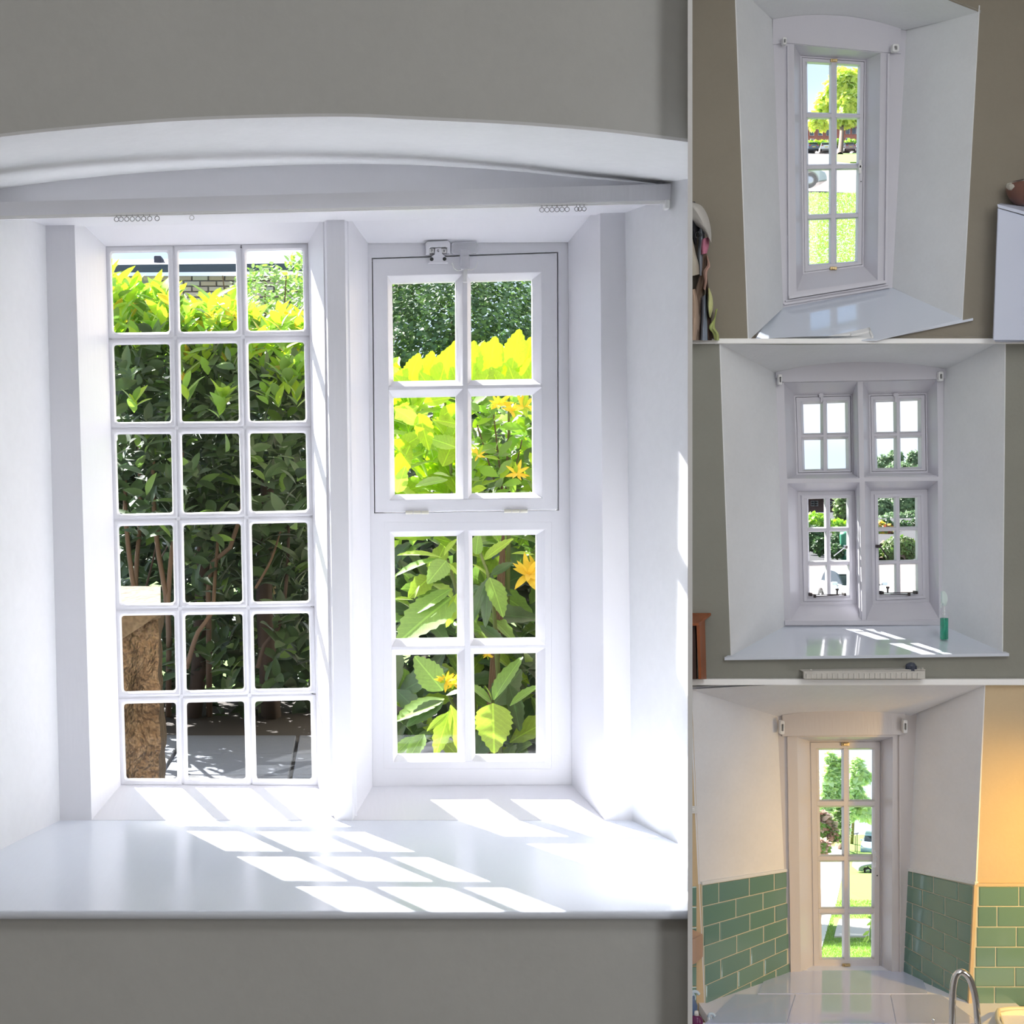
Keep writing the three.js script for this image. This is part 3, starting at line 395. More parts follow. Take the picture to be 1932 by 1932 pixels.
cloth('pink_shirt', 'small bright pink garment in the middle of the clothes', 'shirt', [[1322, 452], [1321, 462], [1323, 480]], [[1337, 447], [1338, 460], [1334, 478]], 0.14, C(0.55, 0.2, 0.3), 4);
cloth('cream_bag', 'cream cloth bag hanging in front at the left edge', 'bag', [[1296, 440], [1296, 480], [1296, 523]], [[1307, 450], [1313, 480], [1319, 500], [1321, 517]], 0.15, C(0.5, 0.46, 0.38), 5);
cloth('brown_cardigan', 'brown cardigan below the pink garment', 'cardigan', [[1324, 480], [1323, 500], [1318, 525], [1309, 560], [1302, 600], [1300, 642]], [[1334, 476], [1335, 510], [1330, 540], [1326, 570], [1324, 605], [1324, 642]], 0.09, C(0.22, 0.16, 0.12), 6);
cloth('peach_scarf', 'thin peach scarf trailing down the side of the clothes', 'scarf', [[1333, 482], [1334, 500], [1327, 512], [1329, 530], [1327, 545]], [[1335, 482], [1340, 503], [1335, 512], [1334, 530], [1331, 548]], 0.15, C(0.6, 0.38, 0.31), 7);
cloth('peach_dress', 'peach dress with long folds at the lower left edge', 'dress', [[1300, 548], [1298, 570], [1298, 600], [1300, 642]], [[1312, 545], [1319, 570], [1322, 600], [1316, 642]], 0.13, C(0.5, 0.37, 0.28), 8);
cloth('blue_jeans', 'slate blue trousers hanging at the foot of the clothes', 'trousers', [[1324, 560], [1323, 590], [1321, 642]], [[1333, 555], [1334, 590], [1335, 642]], 0.12, C(0.24, 0.28, 0.36), 9);
cloth('dark_skirt', 'dark brown skirt behind the yellow scarf', 'skirt', [[1331, 515], [1332, 545], [1332, 590], [1334, 642]], [[1334, 515], [1337, 545], [1341, 590], [1343, 642]], 0.07, C(0.07, 0.04, 0.03), 10);
cloth('yellow_green_scarf', 'pale yellow green scarf hanging in a long loop', 'scarf', [[1336, 543], [1335, 560], [1335, 580], [1338, 598]], [[1338, 543], [1344, 560], [1345, 582], [1340, 600]], 0.14, C(0.6, 0.62, 0.3), 11);
cloth('lime_ribbon', 'lime coloured ribbon with a curled end at the bottom of the clothes', 'ribbon', [[1350, 584], [1347, 600], [1337, 618], [1345, 630], [1348, 642]], [[1354, 582], [1350, 602], [1349, 618], [1356, 630], [1357, 642]], 0.1, C(0.48, 0.55, 0.2), 12);
{ const t = thing('coat_hook', 'dark hook rail carrying the clothes at the left edge of the upper room', 'hook rail', P(1302, 384, ZR)); wm('rail_board', pbox(1301.5, 1312, 380, 392, ZR - 0.02, 0.02, 0.003), M.iron, t); wm('hook', tube([P(1307, 386, ZR - 0.02), P(1307, 390, ZR - 0.05), P(1307, 388, ZR - 0.075), P(1307, 384, ZR - 0.08)], 0.004, 14, 7), M.iron, t);
  const k = tube([P(1313, 440, ZR - 0.16), P(1317, 437.5, ZR - 0.168), P(1322, 440, ZR - 0.17), P(1323, 445, ZR - 0.17), P(1319, 448.5, ZR - 0.168), P(1313.5, 447.5, ZR - 0.16)], 0.0026, 30, 7, true); tag(wm('bag_ring', k, M.dark, scene), 'black ring handle in front of the pale shirt', 'ring'); }

// ---- middle room
niche(3, 'middle', { mat: M.whiteRight, L: [[1359, 640], [1381, 1244], [1482.5, 1180], [1467, 690]], R: [[1896, 634], [1890.6, 1237], [1774, 1178], [1782, 690]],
  arcF: arc([[1350, 650], [1500, 640], [1620, 638], [1760, 638], [1900, 640]], 16), arcBk: arc([[1464, 706], [1520, 694], [1580, 687.5], [1626.5, 685.4], [1690, 687.5], [1740, 692.5], [1786, 701]], 16) });
const W3spec = [
  { O: [[1479, 722], [1485, 903], [1621.4, 902.4], [1618, 720.7]], I: [[1498, 746], [1502.6, 895.7], [1610, 894], [1608, 743.6]], ct: [1511, 1553, 1559, 1600], cb: [1514, 1554, 1560.5, 1602], rl: [757, 821, 824.5, 889], rr: [755, 819.5, 823.5, 887], gl: (k) => k ? [1.5, 5, 4, 3.5] : [4.5, 6, 1.5, 3.5] },
  { O: [[1628, 720.7], [1630.5, 900.7], [1770.5, 899.7], [1767.8, 716.7]], I: [[1639, 743.6], [1641.6, 893], [1751, 891.7], [1749, 741]], ct: [1648, 1691.5, 1697, 1738], cb: [1651, 1693, 1698, 1739], rl: [754, 818.5, 822.5, 886.5], rr: [751, 817, 821, 884], gl: (k) => k ? [1.5, 5, 5, 3.5] : [4.5, 5.5, 1.5, 3.5] },
  { O: [[1485.8, 912], [1492, 1170], [1626.5, 1171.6], [1622, 910]], I: [[1505, 927.7], [1510, 1142], [1616, 1139.6], [1613, 926]], ct: [1523, 1558, 1564, 1601], cb: [1525.5, 1561, 1566, 1602], rl: [939.5, 997, 1002, 1060.5, 1066, 1124], rr: [938, 995.5, 1000.5, 1059, 1064.5, 1122.5], gl: () => [2, 2, 2, 1.8] },
  { O: [[1631.5, 908.5], [1634, 1171.6], [1771.8, 1168], [1769.5, 907]], I: [[1643, 926], [1646.6, 1139.6], [1754, 1136], [1750, 923]], ct: [1654.5, 1690, 1695, 1731], cb: [1657, 1692, 1697, 1732.5], rl: [938, 996.5, 1000.5, 1059.5, 1064, 1122], rr: [937, 995, 999, 1057.5, 1062.5, 1121], gl: () => [2, 2, 2, 1.8] }];
sealPlate([[1440, 660], [1440, 1215], [1815, 1215], [1815, 660]], W3spec.map((w) => w.O), M.stoneRight, 'grey lilac stone strips round the four lights');
struct('wall_lintel', plate([[1464, 712], ...arc([[1464, 702], [1520, 690], [1580, 683.5], [1626.5, 681.5], [1690, 683.5], [1740, 688.5], [1786, 697]], 14), [1786, 714], [1767.8, 715.5], [1479, 721]], ZRB - 0.02, 0.02, 0.002), M.stoneRight, 'arched lintel face over the four lights');
W3spec.forEach((s, i) => {
  const what = ['upper left', 'upper right', 'lower left', 'lower right'][i];
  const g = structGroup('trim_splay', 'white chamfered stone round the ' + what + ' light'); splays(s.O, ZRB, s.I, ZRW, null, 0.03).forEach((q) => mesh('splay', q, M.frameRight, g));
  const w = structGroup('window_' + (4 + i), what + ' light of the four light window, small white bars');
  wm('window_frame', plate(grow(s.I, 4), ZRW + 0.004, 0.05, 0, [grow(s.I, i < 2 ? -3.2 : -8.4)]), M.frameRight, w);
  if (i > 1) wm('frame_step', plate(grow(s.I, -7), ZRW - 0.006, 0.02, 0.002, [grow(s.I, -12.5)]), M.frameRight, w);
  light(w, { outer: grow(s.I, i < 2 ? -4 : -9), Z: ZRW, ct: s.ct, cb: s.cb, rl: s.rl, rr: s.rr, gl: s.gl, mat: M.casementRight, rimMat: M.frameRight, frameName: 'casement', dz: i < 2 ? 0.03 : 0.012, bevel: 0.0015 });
  wm('rebate', plate(grow(s.I, -3), ZRW + 0.045, 0.02, 0, [grow(s.I, i < 2 ? -9 : -13)]), M.dark, w);
  if (i < 2) { const x = i ? 1690.5 : 1550; wm('casement_catch', merged([pbox(x - 4, x + 4, 741, 750, ZRW - 0.015, 0.016, 0.003), pbox(x - 1.6, x + 1.6, 748, 759, ZRW - 0.018, 0.012, 0.002), pbox(x - 5, x + 5, 744, 746, ZRW - 0.018, 0.01, 0.001)]), M.frameRight, w); }
  if (i === 2) { wm('casement_handle', merged([tube([P(1596, 1030.5, ZRW - 0.03), P(1591, 1035, ZRW - 0.035), P(1573, 1049, ZRW - 0.03)], 0.0032, 14, 7), pbox(1594, 1600, 1029, 1036, ZRW - 0.035, 0.035, 0.004)]), M.chrome, w); }
  if (i === 3) { wm('casement_handle', merged([tube([P(1659, 1030, ZRW - 0.03), P(1665, 1037, ZRW - 0.035), P(1676, 1053, ZRW - 0.03)], 0.0042, 14, 7), pbox(1655, 1663, 1028, 1034, ZRW - 0.035, 0.035, 0.004)]), M.iron, w); }
  if (i > 1) { const x0 = i === 2 ? 1531 : 1666, y = i === 2 ? 1122 : 1118.5, pr = i === 2 ? 1580 : 1675.5; const ro = (a, b, r) => tube([P(...a, ZRW - 0.03), P(...b, ZRW - 0.03)], r, 4, 7);
    wm('casement_stay', merged([ro([x0, y], [x0 + 65, y - 0.5], 0.0026), ro(i === 2 ? [1538, 1126] : [1680, 1120.5], i === 2 ? [1583, 1122] : [1716, 1122], 0.0026), pbox(x0 - 2, x0 + 2, y - 3, y + 3, ZRW - 0.036, 0.05, 0.002), pbox(x0 + 62, x0 + 66, y - 3, y + 2.5, ZRW - 0.036, 0.05, 0.002), pbox(pr - 1.5, pr + 1.5, y - 10, y, ZRW - 0.034, 0.01, 0.003), pbox(pr - 3, pr + 3, y - 11.5, y - 8, ZRW - 0.036, 0.012, 0.003), pbox((i === 2 ? 1538 : 1716) - 2.4, (i === 2 ? 1538 : 1716) + 2.4, y - 0.5, y + 6, ZRW - 0.036, 0.012, 0.003)]), M.iron, w); }
});
struct('trim_foot', pbox(1481, 1775, 1171, 1180, ZRB - 0.015, 0.03, 0.003), M.stoneRight, 'stone foot below the lower lights');
sillSlab('sill_middle', [P(1474, 1179.5, ZRB + 0.02), P(1367, 1240, ZR - 0.03), P(1904, 1232.5, ZR - 0.03), P(1784, 1176.5, ZRB + 0.02)], 0.016, M.sillBlue, 'glossy white sill of the four light window with sun patches');
blindBracket(1472.5, 716, 7, 20, 'cream blind bracket at the left end of the arched lintel', ZRB - 0.02); blindBracket(1776, 710, 9, 18, 'cream blind bracket at the right end of the arched lintel', ZRB - 0.02);
{ // spray bottle on the sill
  const sillPt = (x, y) => { const t = (y - 1178) / (1236 - 1178); return P(x, y, lerp(ZRB, ZR - 0.03, Math.min(1, t * 1.06))); };
  const Zb = 8.46, base = P(1781.5, 1207.5, Zb), k = Zb / F, H = (a) => (1207.5 - a) * k;
  const t = thing('spray_bottle', 'clear spray bottle of green liquid with a pale trigger head on the middle sill', 'bottle', base);
  const liq = new THREE.MeshPhysicalMaterial({ color: C(0.75, 1, 0.92), transmission: 0.95, roughness: 0.02, thickness: 0.05, ior: 1.33, attenuationColor: C(0.02, 0.62, 0.45), attenuationDistance: 0.028 });
  const glassB = new THREE.MeshPhysicalMaterial({ color: 0xffffff, transmission: 1, roughness: 0.02, thickness: 0, ior: 1.45 });
  const o = new V3(0, 0, 0), r = 7.6 * k; mesh('liquid', lathe([[0, 0.004], [r * 0.9, 0.004], [r * 0.97, 0.012], [r * 0.97, H(1166)], [0, H(1166)]], o, 28), liq, t);
  mesh('bottle_body', lathe([[0, 0], [r * 0.9, 0.0], [r, 0.01], [r, H(1160)], [r * 0.9, H(1156)], [r * 0.42, H(1150)], [r * 0.36, H(1141)]], o, 28), glassB, t);
  mesh('dip_tube', lathe([[0, 0.01], [0.0025, 0.01], [0.0025, H(1141)], [0, H(1141)]], o, 8), M.rail, t);
  const hd = new THREE.MeshPhysicalMaterial({ color: C(0.8, 0.9, 0.88), transmission: 0.4, roughness: 0.8, thickness: 0 });
  mesh('spray_collar', lathe([[0, H(1143)], [r * 0.5, H(1143)], [r * 0.52, H(1137)], [r * 0.42, H(1135)], [0, H(1135)]], o, 20), hd, t);
  const s = new THREE.Shape(); const q = (x, y) => [(x - 1781.5) * k, H(y)]; s.moveTo(...q(1777, 1137)); s.lineTo(...q(1776.5, 1118)); s.quadraticCurveTo(...q(1778, 1114.5), ...q(1781, 1116)); s.quadraticCurveTo(...q(1786, 1121), ...q(1786.5, 1130)); s.lineTo(...q(1785, 1138)); s.closePath();
  mesh('spray_head', new THREE.ExtrudeGeometry(s, { depth: 0.018, bevelEnabled: true, bevelThickness: 0.003, bevelSize: 0.002, bevelSegments: 2 }).translate(0, 0, -0.011), hd, t);
  mesh('trigger', tube([new V3(...q(1777, 1136), 0), new V3(...q(1774.8, 1141), 0.002), new V3(...q(1774.8, 1147), 0.003)], 0.0028, 10, 6), hd, t);
}
{ // radiator with valve
  const t = thing('radiator', 'white panel radiator below the middle sill, cut off by the batten', 'radiator', P(1632, 1281, ZR - 0.06)), rm = new THREE.MeshStandardMaterial({ color: C(0.6, 0.58, 0.54), roughness: 0.45 });
  const z = ZR - 0.085; wm('panel', plate(roundedQuad([[1517, 1267], [1517, 1281.2], [1746, 1281.2], [1746, 1263.5]], 2), z, 0.02, 0.003), rm, t);
  for (let i = 0; i < 22; i++) wm('rib', pbox(1521 + i * 10, 1526 + i * 10, 1271 - i * 0.08, 1281, z - 0.006, 0.01, 0.003), rm, t);
  wm('top_grille', slab([P(1517, 1266.5, z), P(1517, 1268, z), P(1746, 1265.5, z), P(1746, 1263, z)], new V3(0, 0, -0.08)), rm, t);
  for (const [x, y] of [[1530, 1265], [1740, 1262]]) wm('vent_plug', lathe([[0, 0.006], [0.006, 0.006], [0.007, 0], [0, 0]], P(x, y, z - 0.01), 12), rm, t);
  const v = thing('radiator_valve', 'dark blue grey thermostat knob above the right part of the radiator', 'valve', P(1719.5, 1258, ZR - 0.05)); const vm = new THREE.MeshStandardMaterial({ color: C(0.05, 0.06, 0.09), roughness: 0.4 });
  wm('knob', lathe([[0, 0.012], [0.012, 0.024], [0.022, 0.02], [0.026, 0.008], [0.026, -0.014], [0.016, -0.022], [0, -0.022]], new V3(), 22).rotateZ(0.2).translate(...P(1719, 1259, ZR - 0.06).toArray()), vm, v);
  wm('knob_ridges', merged([...Array(14)].map((_, i) => new THREE.CylinderGeometry(0.0035, 0.0035, 0.026, 6).translate(Math.cos(i / 14 * 6.28) * 0.026, -0.004, Math.sin(i / 14 * 6.28) * 0.026).translate(...P(1719, 1259, ZR - 0.06).toArray()))), vm, v); }
{ // wooden furniture end at the left edge
  const wood = new THREE.MeshPhysicalMaterial({ color: C(0.30, 0.085, 0.022), roughness: 0.35, map: tex(128, 256, (u, v) => { const g = fbm(u * 24, v * 2.5, 4, 4, 0), k = 0.6 + 0.6 * g; return [k, k * 0.93, k * 0.86]; }, false, 2), bumpMap: brushBump, bumpScale: 0.0004 });
  const t = thing('wooden_sideboard', 'dark reddish wooden sideboard corner at the left edge of the middle room', 'sideboard', P(1315, 1281, ZR - 0.1));
  wm('top_board', hexa([P(1301.5, 1176, ZR - 0.2), P(1301.5, 1180.5, ZR - 0.2), P(1318, 1180.5, ZR - 0.2), P(1318, 1176, ZR - 0.2)], [P(1301.5, 1156.5, ZR - 0.004), P(1301.5, 1161, ZR - 0.004), P(1341.5, 1161, ZR - 0.004), P(1341.5, 1156.5, ZR - 0.004)]), wood, t);
  wm('leg', hexa([P(1314, 1180.5, ZR - 0.18), P(1318, 1281.3, ZR - 0.18), P(1323, 1281.3, ZR - 0.18), P(1320, 1179, ZR - 0.18)], [P(1316, 1163, ZR - 0.06), P(1317, 1281.3, ZR - 0.06), P(1333, 1281.3, ZR - 0.06), P(1330, 1163, ZR - 0.06)]), wood, t);
  wm('side_panel', hexa([P(1301.5, 1181, ZR - 0.16), P(1301.5, 1281.3, ZR - 0.16), P(1314, 1281.3, ZR - 0.16), P(1312, 1181, ZR - 0.16)], [P(1301.5, 1166, ZR - 0.05), P(1301.5, 1281.3, ZR - 0.05), P(1316, 1281.3, ZR - 0.05), P(1315, 1166, ZR - 0.05)]), new THREE.MeshStandardMaterial({ color: C(0.05, 0.02, 0.012), roughness: 0.6 }), t); }

// ---- lower room: kitchen window
niche(4, 'lower', { mat: M.whiteKitchen, L: [[1302, 1280], [1332, 1945], [1492, 1850], [1472, 1330]], R: [[1858, 1280], [1828, 1945], [1704.5, 1850], [1711, 1330]],
  arcF: arc([[1296, 1301], [1420, 1294], [1580, 1290], [1740, 1290], [1862, 1293]], 16), arcBk: arc([[1468, 1353], [1520, 1346.5], [1581, 1344.6], [1650, 1346], [1716, 1351]], 16) });
const O4 = [[1504, 1391], [1511.5, 1846], [1682.5, 1846], [1684.5, 1390.5]], I4 = [[1526.4, 1398], [1532.8, 1829], [1662.4, 1827], [1663.4, 1397]];
sealPlate([[1440, 1320], [1440, 1875], [1745, 1875], [1745, 1320]], [O4], M.framePink, 'pinkish stone strips round the kitchen window');
struct('wall_lintel', plate([[1476, 1389.5], ...arc([[1476, 1349], [1520, 1343.5], [1581, 1341], [1650, 1342.5], [1708, 1347]], 12), [1708, 1386.5]], ZRB - 0.018, 0.02, 0.002), M.framePink, 'pinkish lintel face over the kitchen window');
{ const g = structGroup('trim_splay', 'pale chamfered stone round the kitchen window'); splays(O4, ZRB, I4, ZRW, null, 0.04).forEach((q) => mesh('splay', q, M.frameRight, g));
  const h = structGroup('trim_moulding', 'raised ridges of the kitchen window surround'); for (const [a, b] of [[[1487, 1390], [1493.5, 1846]], [[1698, 1388], [1699, 1846]]]) wm('ridge', slab([P(a[0] - 1.4, a[1], ZRB - 0.014), P(b[0] - 1.4, b[1], ZRB - 0.014), P(b[0] + 1.4, b[1], ZRB - 0.014), P(a[0] + 1.4, a[1], ZRB - 0.014)], new V3(0, 0, -0.014)), M.framePink, h);
  const w = structGroup('window_8', 'tall narrow kitchen casement of eight panes');
  wm('window_frame', plate(grow(I4, 5), ZRW + 0.003, 0.05, 0, [grow(I4, -2)]), M.framePink, w);
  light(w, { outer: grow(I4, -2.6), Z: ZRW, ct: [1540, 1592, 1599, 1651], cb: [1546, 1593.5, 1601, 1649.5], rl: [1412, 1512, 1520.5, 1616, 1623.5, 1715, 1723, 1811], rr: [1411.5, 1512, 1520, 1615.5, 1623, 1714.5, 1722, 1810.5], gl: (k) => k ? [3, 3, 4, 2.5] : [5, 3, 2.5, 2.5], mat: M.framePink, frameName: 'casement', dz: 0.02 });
  wm('rebate', plate(I4, ZRW + 0.06, 0.02, 0, [grow(I4, -5)]), M.dark, w);
  for (const [x, y] of [[1595.4, 1404.5], [1597.5, 1822]]) wm('casement_latch', merged([pbox(x - 7.5, x + 7.5, y - 3.2, y + 3.2, ZRW - 0.012, 0.013, 0.003), pbox(x - 4, x + 4, y - 1.8, y + 1.8, ZRW - 0.02, 0.01, 0.002)]), M.brass, w);
  wm('casement_handle', merged([pbox(1647, 1653, 1605, 1637, ZRW - 0.03, 0.012, 0.004), pbox(1649, 1655, 1617, 1624, ZRW - 0.03, 0.03, 0.003)]), M.clear, w);
  wm('keyhole', lathe([[0, 0.001], [0.004, 0.001], [0.004, -0.001], [0, -0.001]], new V3(), 12).rotateX(Math.PI / 2).translate(...P(1655, 1652, ZRW - 0.0005).toArray()), M.dark, w); }
blindBracket(1476.5, 1373, 8.5, 26, 'white blind bracket at the left end of the kitchen lintel', ZRB - 0.03); blindBracket(1708.5, 1371, 8, 25, 'white blind bracket at the right end of the kitchen lintel', ZRB - 0.03);
// tiled worktop in the niche
const deckMat = (c) => new THREE.MeshPhysicalMaterial({ color: c, roughness: 0.07, ior: 2.0, clearcoat: 0.6, clearcoatRoughness: 0.03 });
{ const yTop = P(1600, 1831, ZRB + 0.02).y - EY, deckZ = (y) => -yTop * F / (y - CY), D = (x, y) => P(x, y, deckZ(y));   // the worktop is level
  const base = struct('worktop_niche', slab([W3(1.9, yTop - 0.006, 9.0), W3(1.9, yTop - 0.006, 7.9), W3(3.6, yTop - 0.006, 7.9), W3(3.6, yTop - 0.006, 9.0)].map((v, i) => i < 2 ? v : v), new V3(0, -0.05, 0)), new THREE.MeshStandardMaterial({ color: C(0.72, 0.74, 0.84), roughness: 0.6 }), 'pale grout bed of the tiled kitchen sill');
  const tiles = [[[1450, 1831], [1430, 1874], [1750, 1874], [1735, 1831]], [[1388, 1876], [1330, 1931], [1482.5, 1931], [1500, 1876]], [[1502, 1876], [1484.5, 1931], [1690, 1931], [1679, 1876]], [[1681, 1876], [1692, 1931], [1850, 1931], [1775, 1876]]];
  tiles.forEach((q, i) => wm('tile', slab(q.map(([x, y]) => D(x, y)), new V3(0, -0.008, 0)), deckMat([C(0.60, 0.645, 0.87), C(0.58, 0.625, 0.85), C(0.60, 0.645, 0.87), C(0.59, 0.63, 0.85)][i]), base));
  const edge = struct('trim_worktop', slab([D(1326, 1929.5), P(1326, 1936, deckZ(1929.5) - 0.02), P(1850, 1936, deckZ(1929.5) - 0.02), D(1850, 1928.5)], new V3(0, -0.03, 0)), M.rail, 'white front edge of the tiled kitchen sill');
  globalThis.__deck = { D, deckZ, yTop };
}
// green wall tiles, each its own piece on the splayed reveals and the front wall
const tileTones = [C(0.15, 0.275, 0.225), C(0.14, 0.26, 0.22), C(0.165, 0.29, 0.24), C(0.15, 0.27, 0.24)].map((c) => new THREE.MeshPhysicalMaterial({ color: c, roughness: 0.16, clearcoat: 0.7, clearcoatRoughness: 0.05, bumpMap: rollBump, bumpScale: 0.0003 }));
const grout = new THREE.MeshStandardMaterial({ color: C(0.62, 0.60, 0.5), roughness: 0.85 });
function tiling(parent, pl, edges, lx, rx, rowsL, rowsR, joints, seed) { // row lines at two columns of pixels, joint x per row
  const r = rng(seed), yAt = (k, x) => lerp(rowsL[k], rowsR[k], (x - lx) / (rx - lx));
  for (let k = 0; k < rowsL.length - 1; k++) { const js = [...joints[k]].sort((a, b) => a - b);
    for (let i = 0; i < js.length - 1; i++) { const a = js[i] + 1.0, b = js[i + 1] - 1.0, g = 0.95; if (b - a < 2) continue; const q = [[a, yAt(k, a) + g], [a, yAt(k + 1, a) - g], [b, yAt(k + 1, b) - g], [b, yAt(k, b) + g]];
      const ce = q.reduce((s, p) => [s[0] + p[0] / 4, s[1] + p[1] / 4], [0, 0]), inn = q.map(([x, y]) => [lerp(x, ce[0], 0.05), lerp(y, ce[1], 0.08)]);
      const f = inn.map(([x, y]) => pl(x, y, 0.008)), m1 = q.map(([x, y]) => pl(x, y, 0.005)), bk = q.map(([x, y]) => pl(x, y, -0.004)), L = [], qd = (p, s, t, u) => L.push(p, s, t, p, t, u);
      qd(f[0], f[1], f[2], f[3]); for (let n = 0; n < 4; n++) { const m2 = (n + 1) % 4; qd(f[m2], f[n], m1[n], m1[m2]); qd(m1[m2], m1[n], bk[n], bk[m2]); }
      wm('tile', tris(L.map((v) => v.clone())), tileTones[Math.floor(r() * 4)], parent); } }
}
{ const Lpl = onPlane(P(1302, 1280, ZR - 0.002), P(1332, 1945, ZR - 0.002), P(1492, 1850, ZRB + 0.01)), Rpl = onPlane(P(1858, 1280, ZR - 0.002), P(1828, 1945, ZR - 0.002), P(1704.5, 1850, ZRB + 0.01)), Fpl = onPlane(P(0, 0, ZR), P(0, 100, ZR), P(100, 0, ZR));
  const bed = (pl, q, lift = 0.003) => slab(q.map(([x, y]) => pl(x, y, lift)), pl(q[0][0], q[0][1], -0.01).sub(pl(q[0][0], q[0][1], lift)));
  const A = structGroup('trim_tiles_left', 'green tiles on the left reveal of the kitchen window'); wm('grout_bed', bed(Lpl, [[1322, 1668], [1331, 1934], [1491, 1848], [1483.5, 1643.5]]), grout, A);
  wm('tile_trim', bed(Lpl, [[1321, 1663], [1322, 1669], [1484.5, 1643.5], [1484, 1638.5]], 0.012), M.whiteRight, A);
  const lr = [1669.3, 1709.7, 1748.4, 1785.6, 1822.7, 1860.7, 1897, 1935], rr = [1643.5, 1673.3, 1702.4, 1731.5, 1760.5, 1789.6, 1818, 1846], xl = 1326, xr = 1486;
  const odd = (k) => [1323.5 + k * 1.2, 1355 + k * 0.9, 1412.6 + k * 0.5, 1459.6 + k * 0.55, 1483.5 + k * 0.9], even = (k) => [1323.5 + k * 1.2, 1386.5 + k * 0.8, 1438 + k * 0.5, 1482.5 + k * 0.4];
  tiling(A, Lpl, null, xl, xr, lr, rr, [0, 1, 2, 3, 4, 5, 6].map((k) => k % 2 ? even(k) : odd(k)), 5);
  const B = structGroup('trim_tiles_right', 'green tiles with window reflections on the right reveal of the kitchen window'); wm('grout_bed', bed(Rpl, [[1707, 1641], [1704.5, 1848], [1829, 1936], [1842, 1669]]), grout, B);
  wm('tile_trim', bed(Rpl, [[1706.5, 1636.5], [1706.5, 1641.5], [1843, 1669.5], [1843, 1663.5]], 0.012), M.whiteRight, B);
  const l2 = [1641, 1668.4, 1699, 1727.4, 1757, 1785.5, 1813.7, 1842], r2 = [1671, 1708.8, 1746.7, 1784.7, 1821.8, 1859, 1896.9, 1935];
  tiling(B, Rpl, null, 1708, 1836, l2, r2, [0, 1, 2, 3, 4, 5, 6].map((k) => k % 2 ? [1707.5 - k * 0.3, 1741.7 - k * 0.3, 1784.4 - k * 0.5, 1838.5 - k * 1.7] : [1707.5 - k * 0.3, 1723 - k * 0.2, 1762 - k * 0.4, 1809 - k * 0.6, 1838.5 - k * 1.7]), 6);
  const Cg = structGroup('trim_tiles_front', 'green tiles lit yellow on the wall right of the kitchen niche'); wm('grout_bed', bed(Fpl, [[1842.6, 1668], [1829, 1940], [2300, 1940], [2300, 1668]]), grout, Cg);
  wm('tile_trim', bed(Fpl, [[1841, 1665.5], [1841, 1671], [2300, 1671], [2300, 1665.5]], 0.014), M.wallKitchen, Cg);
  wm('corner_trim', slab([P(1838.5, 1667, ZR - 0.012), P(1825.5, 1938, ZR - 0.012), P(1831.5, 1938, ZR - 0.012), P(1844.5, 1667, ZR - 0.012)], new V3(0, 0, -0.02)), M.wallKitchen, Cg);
  const rows = [1672, 1709.6, 1748.4, 1786.3, 1824.2, 1861.4, 1898.5, 1936], jn = [[1921.7], [1880.5, 1962], [1916.8], [1878, 1957], [1914], [1875.7, 1952], [1911]];
  tiling(Cg, Fpl, null, 1840, 1932, rows, rows, jn.map((j, k) => { const a = [1845.5 - k * 2, ...j]; while (a[a.length - 1] < 2215) a.push(a[a.length - 1] + 82); return [...a, 2300]; }), 7);
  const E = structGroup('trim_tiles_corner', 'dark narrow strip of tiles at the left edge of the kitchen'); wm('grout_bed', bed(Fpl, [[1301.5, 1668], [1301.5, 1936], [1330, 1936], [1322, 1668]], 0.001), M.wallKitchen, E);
  tiling(E, Fpl, null, 1300, 1320, [1672, 1710, 1749, 1787, 1823, 1861, 1898, 1936], [1671, 1709, 1748, 1786, 1822, 1860, 1897, 1935], [0, 1, 2, 3, 4, 5, 6].map(() => [1301, 1314.5]), 8);
}
